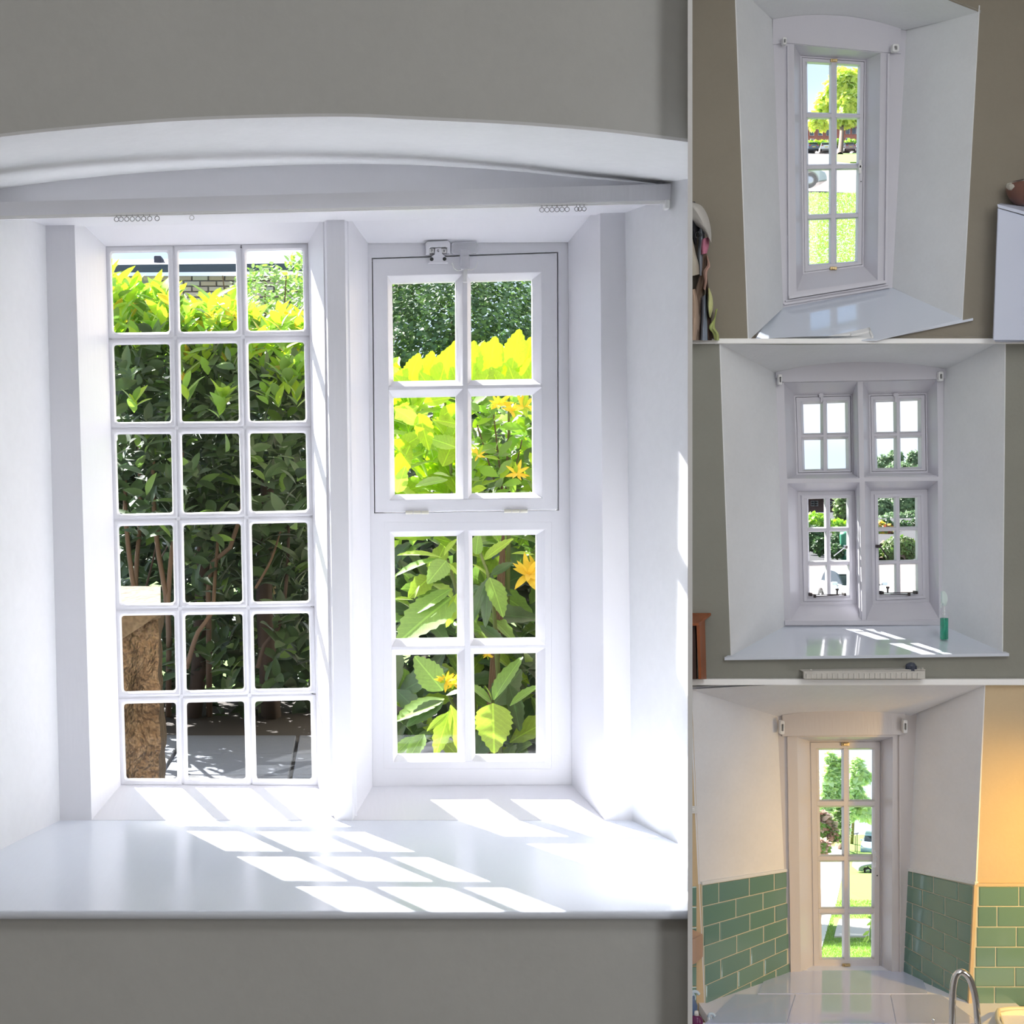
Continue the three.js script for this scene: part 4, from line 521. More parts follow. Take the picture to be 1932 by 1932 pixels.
{ // shelf, sockets, soap things and the sink end
  const t = thing('wooden_shelf_end', 'pale wooden shelf end at the left edge of the kitchen', 'shelf', P(1314, 1785, ZR - 0.1)), wood = new THREE.MeshStandardMaterial({ color: C(0.5, 0.33, 0.24), roughness: 0.6, bumpMap: brushBump, bumpScale: 0.0005 });
  wm('board', hexa([P(1301.5, 1774, ZR - 0.18), P(1301.5, 1822, ZR - 0.18), P(1312, 1818, ZR - 0.18), P(1312, 1770, ZR - 0.18)], [P(1301.5, 1751, ZR - 0.01), P(1301.5, 1800, ZR - 0.01), P(1326, 1805, ZR - 0.01), P(1326, 1763, ZR - 0.01)]), wood, t);
  const s = thing('white_switch', 'small white switch plate at the left edge of the kitchen wall', 'switch', P(1310, 1528, ZR)); wm('switch_plate', pbox(1301.5, 1316, 1521.5, 1535, ZR - 0.014, 0.014, 0.003), M.rail, s); wm('rocker', pbox(1305, 1311, 1525, 1531.5, ZR - 0.019, 0.008, 0.002), M.rail, s);
  const spray = (x, y, body, label, sc) => { const Z = 7.98, k = Z / F * sc, o = P(x, y, Z), g = thing('spray_bottle', label, 'bottle', o); mesh('bottle_body', lathe([[0, -60 * k], [10 * k, -60 * k], [10 * k, -8 * k], [4 * k, 4 * k], [3.4 * k, 10 * k], [0, 10 * k]], new V3(), 18), body, g); const hm = new THREE.MeshStandardMaterial({ color: C(0.6, 0.72, 0.82), roughness: 0.35 }); mesh('spray_head', merged([tube([new V3(0, 9 * k, 0), new V3(1 * k, 16 * k, 0), new V3(8 * k, 17 * k, 0), new V3(13 * k, 12 * k, 0)], 3.1 * k, 16, 9), tube([new V3(2 * k, 14 * k, 0), new V3(6 * k, 7 * k, 0), new V3(5 * k, 0, 0)], 1.3 * k, 10, 7)]), hm, g); };
  spray(1306, 1888, new THREE.MeshPhysicalMaterial({ color: C(0.1, 0.16, 0.3), roughness: 0.3 }), 'spray bottle with a pale blue trigger head at the lower left corner', 1);
  spray(1337, 1928, new THREE.MeshPhysicalMaterial({ color: C(0.6, 0.65, 0.7), roughness: 0.3 }), 'spray bottle with a white trigger head before the green tiles', 0.9);
  const p = thing('purple_bottle', 'squat purple washing-up bottle between the two spray bottles', 'bottle', P(1317, 1936, 7.9)); wm('bottle_body', lathe([[0, -0.08], [0.034, -0.08], [0.036, 0.02], [0.026, 0.05], [0.012, 0.056], [0, 0.056]], P(1314, 1936, 7.95), 22), new THREE.MeshPhysicalMaterial({ color: C(0.14, 0.02, 0.1), roughness: 0.25 }), p); wm('bottle_cap', lathe([[0, 0.056], [0.013, 0.056], [0.01, 0.078], [0, 0.08]], P(1314, 1936, 7.95), 16), M.rail, p);
  const tap = thing('mixer_tap', 'tall arched chrome kitchen tap in front of the green tiles', 'tap', P(1797, 1945, 7.7)), Z = 7.7;
  wm('spout', tube([P(1795.5, 1990, Z), P(1796, 1945, Z), P(1797, 1890, Z), P(1799, 1858, Z), P(1804, 1840, Z), P(1812, 1833.5, Z), P(1820, 1836, Z), P(1829, 1846, Z), P(1837, 1868, Z), P(1842, 1895, Z), P(1844, 1925, Z), P(1844.5, 1940, Z)], 0.0165, 60, 14), M.chrome, tap);
  wm('tap_base', lathe([[0.0, 0], [0.03, 0], [0.03, 0.05], [0.02, 0.07], [0.0, 0.07]], P(1796, 1962, Z), 22), M.chrome, tap);
  wm('lever', merged([tube([P(1772, 1950, Z + 0.02), P(1762, 1936, Z + 0.02), P(1760.5, 1924, Z + 0.02)], 0.006, 10, 8), new THREE.SphereGeometry(0.0095, 14, 10).translate(...P(1760.8, 1924, Z + 0.02).toArray())]), M.chrome, tap);
  const tub = thing('washing_up_bowl', 'cream plastic washing-up bowl at the lower right corner', 'bowl', P(1930, 1950, 7.75)), cm = new THREE.MeshPhysicalMaterial({ color: C(0.82, 0.72, 0.5), roughness: 0.35 }), zt = 7.55, zb = 8.05;
  wm('bowl_rim', merged([tube([P(1884, 1906, zb), P(1882, 1914, (zt + zb) / 2), P(1888, 1934, zt), P(1900, 1945, zt - 0.02)], 0.011, 20, 8), tube([P(1884, 1906, zb), P(1900, 1903.5, zb + 0.02), P(1990, 1903.5, zb + 0.02)], 0.011, 14, 8)]), cm, tub);
  wm('bowl_wall', merged([slab([P(1884, 1908, zb), P(1896, 1960, zb - 0.1), P(1906, 1975, zt + 0.05), P(1896, 1944, zt)], new V3(0.008, 0, 0)), slab([P(1886, 1906, zb + 0.015), P(1896, 1965, zb - 0.05), P(1990, 1965, zb - 0.05), P(1990, 1906, zb + 0.015)], new V3(0, 0, -0.008))]), cm, tub);
  // worktop below the frame carries tap, bowl and bottles
  const wt = struct('worktop', box(1.9, HX1, -2.93, -2.89, 7.25, 7.94), new THREE.MeshStandardMaterial({ color: C(0.6, 0.6, 0.62), roughness: 0.5 }));
}
// kitchen lamp at the right, outside the picture: a warm glass globe on a wall arm
{ const p = W3(4.35, -1.75, 7.0), aim = W3(3.62, -2.25, 8.25), t = thing('spot_lamp', 'warm spot lamp on an arm from the kitchen side wall', 'lamp', p), d = aim.clone().sub(p).normalize();
  const head = mesh('lamp_shade', lathe([[0.02, -0.12], [0.035, -0.1], [0.04, -0.03], [0.075, 0.05], [0.07, 0.05], [0.034, -0.028], [0.03, -0.1], [0.02, -0.12]], new V3(), 28), M.iron, t); head.quaternion.setFromUnitVectors(new V3(0, 1, 0), d);
  const bulb = mesh('bulb', new THREE.SphereGeometry(0.026, 18, 12), new THREE.MeshStandardMaterial({ color: C(1, 0.8, 0.5), emissive: C(1, 0.6, 0.2), emissiveIntensity: 3 }), t); bulb.position.copy(d).multiplyScalar(-0.01);
  mesh('lamp_arm', tube([new V3(0.35, 0.1, 0), new V3(0.18, 0.14, 0), d.clone().multiplyScalar(-0.115)], 0.01, 14, 8), M.iron, t);
  const l = new THREE.SpotLight(C(1, 0.57, 0.05), 8.5, 0, 0.72, 0.75, 2); l.position.copy(d).multiplyScalar(0.055); l.target.position.copy(aim.clone().sub(p)); l.castShadow = true; l.shadow.radius = 2; t.add(l, l.target); }
for (const [x, y, z, w, h, at, inten, col] of FILL_PANELS) { // fill panels added out of view to brighten the walls and niches
  const t = thing(y > EY + 3 ? 'ceiling_fill_panel' : z < 0 && y > EY ? 'hanging_fill_panel' : 'wall_fill_panel', y < EY ? 'added square fill light panel by the kitchen side wall' : z < -3 && y < EY + 3 ? 'added wide fill light panel above the picture facing the far windows' : y > EY + 3 ? (z > 0 ? 'added square fill light panel under the ceiling behind the viewer' : 'added square fill light panel under the ceiling over the far rooms') : 'added tall fill light panel on the back wall', 'light', new V3(x, y, z));
  const face = mesh('diffuser', new RoundedBoxGeometry(w, h, 0.03, 2, 0.008), new THREE.MeshStandardMaterial({ color: 0xffffff, emissive: C(...col), emissiveIntensity: 1.5 }), t); const fr = mesh('fill_panel_frame', new THREE.BoxGeometry(w + 0.06, h + 0.06, 0.028), M.rail, t); fr.position.z = 0.008;
  t.lookAt(...at); t.rotateY(Math.PI); // panel faces along -z of the group
  const l = new THREE.RectAreaLight(C(...col), inten, w, h); l.position.z = -0.03; t.add(l); }
// ---------------------------------------------------------------- plants
const leafVeins = tex(128, 256, (u, v) => { const a = Math.abs(u - 0.5), mid = a < 0.025 ? 1 : 0, s = v * 9 - a * 5, vein = Math.abs(s - Math.round(s)) < 0.07 ? 0.5 : 0, n = fbm(u * 10, v * 20, 3, 3); const k = 0.52 + 0.16 * n + 0.36 * mid + 0.2 * vein; return [k, k, k * 0.95]; });
function leafGeo({ L = 1, W = 0.35, n = 5, fold = 0.25, droop = 0.15, serr = 0, wide = 0.45, wave = 0 }) {
  const pos = [], uv = [], idx = [];
  for (let i = 0; i <= n; i++) { const t = i / n, s = Math.pow(Math.sin(Math.PI * Math.pow(t, Math.log(0.5) / Math.log(wide))), 0.8); let w = W / 2 * (i === 0 ? 0.06 : i === n ? 0.0 : s); if (serr && i > 1 && i < n) w *= i % 2 ? 1 + serr : 1 - serr * 0.4; const y = L * t, z = -droop * L * t * t, k = wave * Math.sin(i * 2.2);
    pos.push(-w, y - (serr && i % 2 ? -0.02 * L : 0), z + fold * w + k * w, 0, y, z, w, y + (serr && i % 2 ? 0.02 * L : 0), z + fold * w - k * w); uv.push(0.5 - w / W, t, 0.5, t, 0.5 + w / W, t);
    if (i < n) { const a = i * 3, b = a + 3; idx.push(a, a + 1, b + 1, a, b + 1, b, a + 1, a + 2, b + 2, a + 1, b + 2, b + 1); } }
  const g = new THREE.BufferGeometry(); g.setAttribute('position', new THREE.Float32BufferAttribute(pos, 3)); g.setAttribute('uv', new THREE.Float32BufferAttribute(uv, 2)); g.setIndex(idx); g.computeVertexNormals(); return g;
}
function leafMat(c, tr = 0.4, shine = 0.5, map = null) { return new THREE.MeshPhysicalMaterial({ color: c, transmission: tr, roughness: 0.85, thickness: 0, clearcoat: shine, clearcoatRoughness: 0.3, side: THREE.DoubleSide, map }); }
const LM = {
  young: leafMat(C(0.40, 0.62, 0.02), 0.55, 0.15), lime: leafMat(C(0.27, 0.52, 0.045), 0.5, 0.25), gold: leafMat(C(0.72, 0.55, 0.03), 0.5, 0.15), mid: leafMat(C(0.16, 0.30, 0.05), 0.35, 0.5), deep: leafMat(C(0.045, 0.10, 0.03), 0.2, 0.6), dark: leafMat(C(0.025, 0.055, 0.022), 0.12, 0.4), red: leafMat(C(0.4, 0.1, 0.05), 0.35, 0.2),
  bigLime: leafMat(C(0.62, 0.95, 0.09), 0.5, 0.7, leafVeins), bigGreen: leafMat(C(0.34, 0.62, 0.11), 0.35, 1, leafVeins), bigDeep: leafMat(C(0.075, 0.17, 0.06), 0.15, 1, leafVeins), bigSunYellow: leafMat(C(0.62, 0.92, 0.012), 0.6, 0.1, leafVeins), gold2: leafMat(C(0.85, 0.6, 0.03), 0.45, 0.1),  // upper laurel leaves: yellow of sun shining through put into their colour
};
const bark = new THREE.MeshStandardMaterial({ color: C(0.13, 0.085, 0.055), roughness: 0.9 }), barkDark = new THREE.MeshStandardMaterial({ color: C(0.07, 0.05, 0.04), roughness: 0.95 });
function basis(pos, dir, nrm, s) { const y = dir.clone().normalize(), z = nrm.clone().addScaledVector(y, -nrm.dot(y)); if (z.lengthSq() < 1e-6) z.set(y.y, -y.x, 0.1); z.normalize(); const x = y.clone().cross(z), m = new THREE.Matrix4().makeBasis(x, y, z); m.scale(new V3(s, s, s)); m.setPosition(pos); return m; }
function whorl(list, o, axis, k, spread, size, r, tilt = 0.9) { // k leaves round a shoot
  const a = axis.clone().normalize(), u = new V3(a.y, -a.x, 0.3).cross(a).normalize(), v = a.clone().cross(u), ph = r() * 6.28;
  for (let i = 0; i < k; i++) { const f = ph + i * 2.4, rad = u.clone().multiplyScalar(Math.cos(f)).addScaledVector(v, Math.sin(f)), t = tilt * (0.6 + 0.8 * r()), d = a.clone().multiplyScalar(Math.cos(t)).addScaledVector(rad, Math.sin(t)); const n = a.clone().multiplyScalar(Math.sin(t)).addScaledVector(rad, -Math.cos(t)); n.add(new V3(r() - 0.5, r() - 0.5, r() - 0.5).multiplyScalar(0.5)); list.push(basis(o.clone().addScaledVector(a, -i * spread), d, n, size * (0.7 + 0.5 * r()))); }
}
function place(m, mat4) { m.matrix.copy(mat4); m.matrix.decompose(m.position, m.quaternion, m.scale); return m; }
function leaves(parent, list, geo, mats, limit, r, pick) { // the first ones as parts, the rest as one stuff part per tone
  const rest = mats.map(() => []);
  list.forEach((m, i) => { const k = pick ? pick(m, i) : Math.floor(r() * mats.length); if (i < limit) { const q = shadow(new THREE.Mesh(geo, mats[k])); q.name = numbered('leaf'); const w = parent.position; place(q, m); q.position.sub(w); parent.add(q); } else rest[k].push(m); });
  rest.forEach((l, k) => { if (l.length) stuff('foliage', geo, mats[k], l, parent); });
}
const posOf = (m) => new V3().setFromMatrixPosition(m), pxOf = (v) => [CX + v.x / -v.z * F, CY - (v.y - EY) / -v.z * F];

// ---------------------------------------------------------------- garden behind the large window
const GY = -1.15;
const soil = new THREE.MeshStandardMaterial({ color: C(0.07, 0.06, 0.055), roughness: 1, map: plasterMap });
struct('garden_soil', slab([W3(-5, GY - 0.03, 8.5), W3(-5, GY - 0.03, 3.86), W3(rayX(1200, 3.86), GY - 0.03, 3.86), W3(rayX(1200, 8.5), GY - 0.03, 8.5)], new V3(0, -0.4, 0)), soil);
struct('garden_lawn', slab([W3(-9, GY - 0.05, 30), W3(-9, GY - 0.05, 8.5), W3(rayX(1045, 8.5), GY - 0.05, 8.5), W3(rayX(1045, 30), GY - 0.05, 30)], new V3(0, -0.4, 0)), new THREE.MeshStandardMaterial({ color: C(0.11, 0.2, 0.04), roughness: 1, map: plasterMap }));
{ const g = structGroup('garden_paving', 'blue grey paving slabs at the foot of the hedge'), pm = [C(0.20, 0.22, 0.27), C(0.18, 0.2, 0.25), C(0.22, 0.235, 0.28)].map((c) => new THREE.MeshStandardMaterial({ color: c, roughness: 0.85, map: plasterMap, bumpMap: rollBump, bumpScale: 0.003 })); const r = rng(8);
  for (let i = 0; i < 6; i++) for (let j = 0; j < 6; j++) wm('paving_slab', rbox(-2.2 + i * 0.5, -1.715 + i * 0.5, GY - 0.05, GY + 0.002 * r(), 4.1 + j * 0.46, 4.545 + j * 0.46, 0.006), pm[Math.floor(r() * 3)], g); }
{ // sandstone pier of a low wall, capped by a sloping slab
  const stone = new THREE.MeshStandardMaterial({ color: C(0.31, 0.225, 0.15), roughness: 0.95, map: tex(512, 512, (u, v) => { const a = fbm(u * 8, v * 7, 2, 5, 8), b = fbm(u * 64, v * 64, 7, 3, 64), d = fbm(u * 20, v * 16, 21, 4, 20); const k = 0.4 + 0.5 * a + 0.5 * (b - 0.5) + 0.5 * (d - 0.5); return [k, k * (0.82 + 0.2 * d), k * (0.64 + 0.34 * d)]; }, false, 1.6), bumpMap: tex(256, 256, (u, v) => 0.7 * fbm(u * 8, v * 6, 4, 5, 8) + 0.3 * fbm(u * 40, v * 40, 9, 2, 40), false, 1.6), bumpScale: 0.08 });
  const t = thing('stone_pier', 'rough sandstone pier with a sawn cap beside the hedge', 'pier', W3(-0.85, GY, 5.25)), Z = 5.1;
  const rough = (g, amp, sd) => { const p = g.attributes.position; for (let i = 0; i < p.count; i++) { const v = new V3().fromBufferAttribute(p, i), n = (fbm(v.x * 9 + sd, v.y * 5, v.z * 9, 4) - 0.5) * amp; p.setXYZ(i, v.x + n, v.y, v.z + n * 1.6); } g.computeVertexNormals(); return g; };
  const X1 = (304 - CX) / F * Z, Y1 = (900 - 1160) / F * Z; const b = new THREE.BoxGeometry(0.5, Y1 - GY, 0.16, 26, 40, 6); b.translate(X1 - 0.25, EY + (Y1 + GY) / 2, -Z - 0.08); wm('pier_stone', rough(b, 0.09, 3), stone, t);
  const cap = hexa([P(180, 1148, Z - 0.03), P(180, 1236, Z - 0.03), P(232, 1205, Z - 0.03), P(300, 1160, Z - 0.03)], [P(180, 1107, Z + 0.3), P(180, 1150, Z + 0.3), P(300, 1150, Z + 0.3), P(300, 1107, Z + 0.3)]);
  wm('pier_cap', merged([cap, hexa([P(180, 1140, Z - 0.02), P(180, 1200, Z - 0.02), P(303, 1166, Z - 0.02), P(303, 1138, Z - 0.02)], [P(180, 1106, Z + 0.3), P(180, 1160, Z + 0.3), P(303, 1160, Z + 0.3), P(303, 1106, Z + 0.3)])]), new THREE.MeshStandardMaterial({ color: C(0.19, 0.15, 0.105), roughness: 0.9, map: stone.map, bumpMap: stone.bumpMap, bumpScale: 0.012 }), t);
}
{ // brick outbuilding behind the hedge
  const Z = 22, t = thing('brick_outbuilding', 'pale pink brick outbuilding with a dark blue ridge behind the hedge', 'building', W3(-2, GY, Z)), bm = [C(0.6, 0.45, 0.42), C(0.66, 0.52, 0.5), C(0.55, 0.42, 0.42), C(0.62, 0.55, 0.56)].map((c) => new THREE.MeshStandardMaterial({ color: c, roughness: 0.9 })), r = rng(12);
  const a = P(150, 520, Z), b = P(640, 600, Z); wm('wall_core', box(a.x, b.x + 0.5, GY - 0.08, a.y - EY, Z + 0.03, Z + 2), new THREE.MeshStandardMaterial({ color: C(0.34, 0.33, 0.36), roughness: 0.95 }), t);
  const bw = 0.235, bh = 0.078, geo = new RoundedBoxGeometry(bw - 0.022, bh - 0.018, 0.08, 1, 0.006); for (let j = 0; j < 12; j++) for (let i = 0; i < 16; i++) { const m = mesh('brick', geo, bm[Math.floor(r() * 4)], t); m.position.set(P(285, 0, Z).x + (i + (j % 2) * 0.5) * bw, a.y - (j + 0.5) * bh, -Z).sub(t.position); }
  wm('roof_ridge', hexa([P(150, 500, Z - 0.3), P(150, 515, Z - 0.3), P(660, 511, Z - 0.3), P(660, 496, Z - 0.3)], [P(150, 490, Z + 2), P(150, 505, Z + 2), P(660, 501, Z + 2), P(660, 486, Z + 2)]), new THREE.MeshStandardMaterial({ color: C(0.045, 0.06, 0.10), roughness: 0.7 }), t);
  wm('chimney', pbox(290, 304, 482, 505, Z + 0.4, 0.4, 0.02), new THREE.MeshStandardMaterial({ color: C(0.06, 0.06, 0.08), roughness: 0.8 }), t); }
const inView = (m, x0, x1, y0, y1) => { const [x, y] = pxOf(posOf(m)); return x > x0 && x < x1 && y > y0 && y < y1; };
function sortNear(list, x0, x1, y0, y1) { const a = list.filter((m) => inView(m, x0, x1, y0, y1)).sort((p, q) => q.elements[14] - p.elements[14]), s = new Set(a); return [...a, ...list.filter((m) => !s.has(m))]; }
{ // laurel hedge in the left light
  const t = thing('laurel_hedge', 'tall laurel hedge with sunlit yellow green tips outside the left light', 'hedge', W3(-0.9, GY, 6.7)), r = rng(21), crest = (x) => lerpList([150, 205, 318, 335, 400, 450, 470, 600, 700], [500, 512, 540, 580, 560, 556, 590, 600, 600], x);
  const lit = [], body = [], geo = leafGeo({ L: 0.09, W: 0.037, n: 5, fold: 0.3, droop: 0.18 });
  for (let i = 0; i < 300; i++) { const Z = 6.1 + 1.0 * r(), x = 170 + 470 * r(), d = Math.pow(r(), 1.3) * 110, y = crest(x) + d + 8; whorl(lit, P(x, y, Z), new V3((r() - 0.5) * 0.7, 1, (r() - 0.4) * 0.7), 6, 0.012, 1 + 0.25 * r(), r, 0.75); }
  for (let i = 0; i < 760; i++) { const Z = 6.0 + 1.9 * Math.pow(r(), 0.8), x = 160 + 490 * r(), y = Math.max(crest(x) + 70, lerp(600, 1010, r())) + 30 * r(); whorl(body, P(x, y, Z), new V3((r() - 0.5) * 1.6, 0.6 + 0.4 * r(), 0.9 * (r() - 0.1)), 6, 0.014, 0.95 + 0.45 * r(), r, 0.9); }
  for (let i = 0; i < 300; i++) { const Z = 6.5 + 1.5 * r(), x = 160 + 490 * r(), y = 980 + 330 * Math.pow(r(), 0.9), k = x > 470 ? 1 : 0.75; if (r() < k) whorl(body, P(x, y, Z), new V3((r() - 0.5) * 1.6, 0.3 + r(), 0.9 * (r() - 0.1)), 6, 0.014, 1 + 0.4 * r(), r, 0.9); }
  leaves(t, sortNear(lit, 205, 590, 470, 640), geo, [LM.young, LM.lime, LM.lime, LM.gold, LM.young, LM.mid, LM.lime, LM.young], 170, r);  // crest leaves take brighter yellow tones: sunlight put into their colour
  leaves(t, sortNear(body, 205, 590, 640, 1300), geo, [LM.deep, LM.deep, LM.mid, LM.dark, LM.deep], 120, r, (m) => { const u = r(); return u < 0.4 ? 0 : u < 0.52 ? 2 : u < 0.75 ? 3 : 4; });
  // bright young shoots in the second row of panes
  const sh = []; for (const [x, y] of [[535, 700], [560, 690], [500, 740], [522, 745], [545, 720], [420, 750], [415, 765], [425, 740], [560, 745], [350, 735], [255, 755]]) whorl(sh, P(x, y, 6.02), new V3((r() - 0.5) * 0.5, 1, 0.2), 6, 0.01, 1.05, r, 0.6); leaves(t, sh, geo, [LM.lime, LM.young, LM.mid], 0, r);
  const st = (pts, r0, r1, m = bark) => wm('stem', taperTube(pts.map((p) => P(...p)), r0, r1, 14, 6), m, t);
  st([[262, 1352, 7.58], [258, 1150, 6.5], [245, 1060, 6.5], [236, 960, 6.5], [238, 800, 6.7]], 0.014, 0.009); st([[318, 1352, 7.58], [314, 1130, 6.4], [305, 1080, 6.4], [292, 990, 6.5], [288, 800, 6.7]], 0.015, 0.009); st([[316, 1150, 6.4], [322, 1060, 6.4], [332, 980, 6.5], [345, 850, 6.6]], 0.012, 0.007); st([[255, 1140, 6.7], [258, 1060, 6.7], [264, 980, 6.8], [262, 820, 6.9]], 0.012, 0.008);
  st([[395, 1352, 7.58], [394, 1150, 6.6], [395, 1070, 6.6], [430, 1040, 6.5], [450, 990, 6.5], [470, 860, 6.6]], 0.016, 0.008); st([[352, 1260, 6.5], [375, 1190, 6.4], [398, 1160, 6.4], [405, 1100, 6.5], [412, 1000, 6.6]], 0.011, 0.007); st([[486, 1260, 6.6], [500, 1215, 6.6], [525, 1185, 6.6], [540, 1100, 6.6], [545, 980, 6.7]], 0.011, 0.007, barkDark); st([[365, 1060, 6.7], [385, 1010, 6.7], [395, 940, 6.8]], 0.008, 0.005, barkDark); st([[482, 1110, 6.5], [510, 1060, 6.5], [530, 1000, 6.6]], 0.007, 0.004); st([[512, 1352, 7.58], [505, 1250, 7.0], [498, 1100, 7.0], [505, 900, 7]], 0.05, 0.03, barkDark); st([[365, 1352, 7.58], [375, 1260, 7.2], [385, 1000, 7.2]], 0.04, 0.03, barkDark);
  st([[275, 1110, 6.8], [290, 1050, 6.8], [300, 1000, 6.8]], 0.006, 0.004, barkDark); st([[335, 1000, 6.4], [322, 1020, 6.4], [300, 1060, 6.6]], 0.004, 0.003, barkDark); }
{ // dark dense hedge behind, keeps the lower panes in shade
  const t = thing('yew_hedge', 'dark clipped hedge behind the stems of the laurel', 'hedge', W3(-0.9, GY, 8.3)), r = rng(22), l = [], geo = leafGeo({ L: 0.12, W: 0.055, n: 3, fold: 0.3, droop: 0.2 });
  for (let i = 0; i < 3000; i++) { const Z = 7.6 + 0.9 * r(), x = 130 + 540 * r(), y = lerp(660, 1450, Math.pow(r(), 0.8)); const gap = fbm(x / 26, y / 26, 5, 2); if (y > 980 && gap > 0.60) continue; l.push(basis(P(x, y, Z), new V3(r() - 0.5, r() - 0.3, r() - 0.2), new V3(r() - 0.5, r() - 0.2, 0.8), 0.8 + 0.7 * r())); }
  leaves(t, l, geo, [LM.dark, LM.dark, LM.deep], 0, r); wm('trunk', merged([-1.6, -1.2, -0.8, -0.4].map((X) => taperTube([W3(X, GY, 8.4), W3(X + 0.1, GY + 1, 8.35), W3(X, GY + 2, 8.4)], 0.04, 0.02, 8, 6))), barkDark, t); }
{ // small-leaved pale shrub in front of the outbuilding
  const t = thing('pale_shrub', 'airy pale green shrub with tiny leaves above the laurel hedge', 'shrub', W3(-0.6, GY, 9.4)), r = rng(23), l = [], geo = leafGeo({ L: 0.042, W: 0.026, n: 3, fold: 0.2, droop: 0.1 });
  const top = (x) => lerpList([380, 400, 440, 460, 520, 575, 640], [620, 545, 510, 505, 490, 478, 470], x);
  for (let i = 0; i < 620; i++) { const x = 385 + 235 * r(), y = top(x) + 190 * Math.pow(r(), 0.8), Z = 9 + 0.8 * r(); whorl(l, P(x, y, Z), new V3(r() - 0.5, 0.8, r() - 0.4), 5, 0.016, 0.8 + 0.6 * r(), r, 1.0); }
  leaves(t, sortNear(l, 385, 590, 470, 640), geo, [leafMat(C(0.3, 0.45, 0.12), 0.5, 0.2), LM.lime, leafMat(C(0.2, 0.33, 0.1), 0.45, 0.3)], 150, r); wm('stem', merged([420, 460, 500, 540, 580].map((x) => taperTube([W3(-0.49, GY - 0.07, 9.5), P(lerp(500, x, 0.6), 800, 9.45), P(x, 520, 9.4)], 0.02, 0.004, 10, 5))), bark, t); }
{ // background tree in the right light
  const t = thing('broad_tree', 'dense green tree far behind the broad leaved shrub', 'tree', W3(1.4, GY, 19)), r = rng(24), l = [], geo = leafGeo({ L: 0.062, W: 0.04, n: 3, fold: 0.2, droop: 0.15 });
  for (let i = 0; i < 7000; i++) { const a = r() * 6.28, b = Math.acos(2 * r() - 1), q = 0.45 + 0.57 * r(), lump = 1 + 0.25 * (fbm(Math.cos(a) * 3 + 5, b * 3, 3, 2) - 0.5), c = W3(1.35 + Math.cos(a) * Math.sin(b) * 2.3 * q * lump, 1.4 + Math.cos(b) * 2.2 * q * lump, 19 - Math.sin(a) * Math.sin(b) * 1.7 * q * lump); whorl(l, c, c.clone().sub(W3(1.35, 0.8, 19)).normalize().add(new V3(0, 0.3, 0)), 6, 0.03, 0.9 + 0.5 * r(), r, 1.1); }
  leaves(t, l, geo, [leafMat(C(0.10, 0.2, 0.06), 0.4, 0.3), leafMat(C(0.06, 0.14, 0.05), 0.3, 0.3), leafMat(C(0.2, 0.34, 0.08), 0.45, 0.2)], 0, r); wm('trunk', merged([taperTube([W3(1.4, GY, 19), W3(1.43, 0, 19), W3(1.35, 2, 19)], 0.11, 0.04, 10, 8), taperTube([W3(1.42, -0.2, 19), W3(1.7, 0.7, 18.8), W3(2.2, 1.6, 18.8)], 0.05, 0.02, 8, 6), taperTube([W3(1.42, -0.1, 19), W3(1.0, 0.7, 18.8), W3(0.5, 1.6, 18.9)], 0.05, 0.02, 8, 6)]), barkDark, t); }
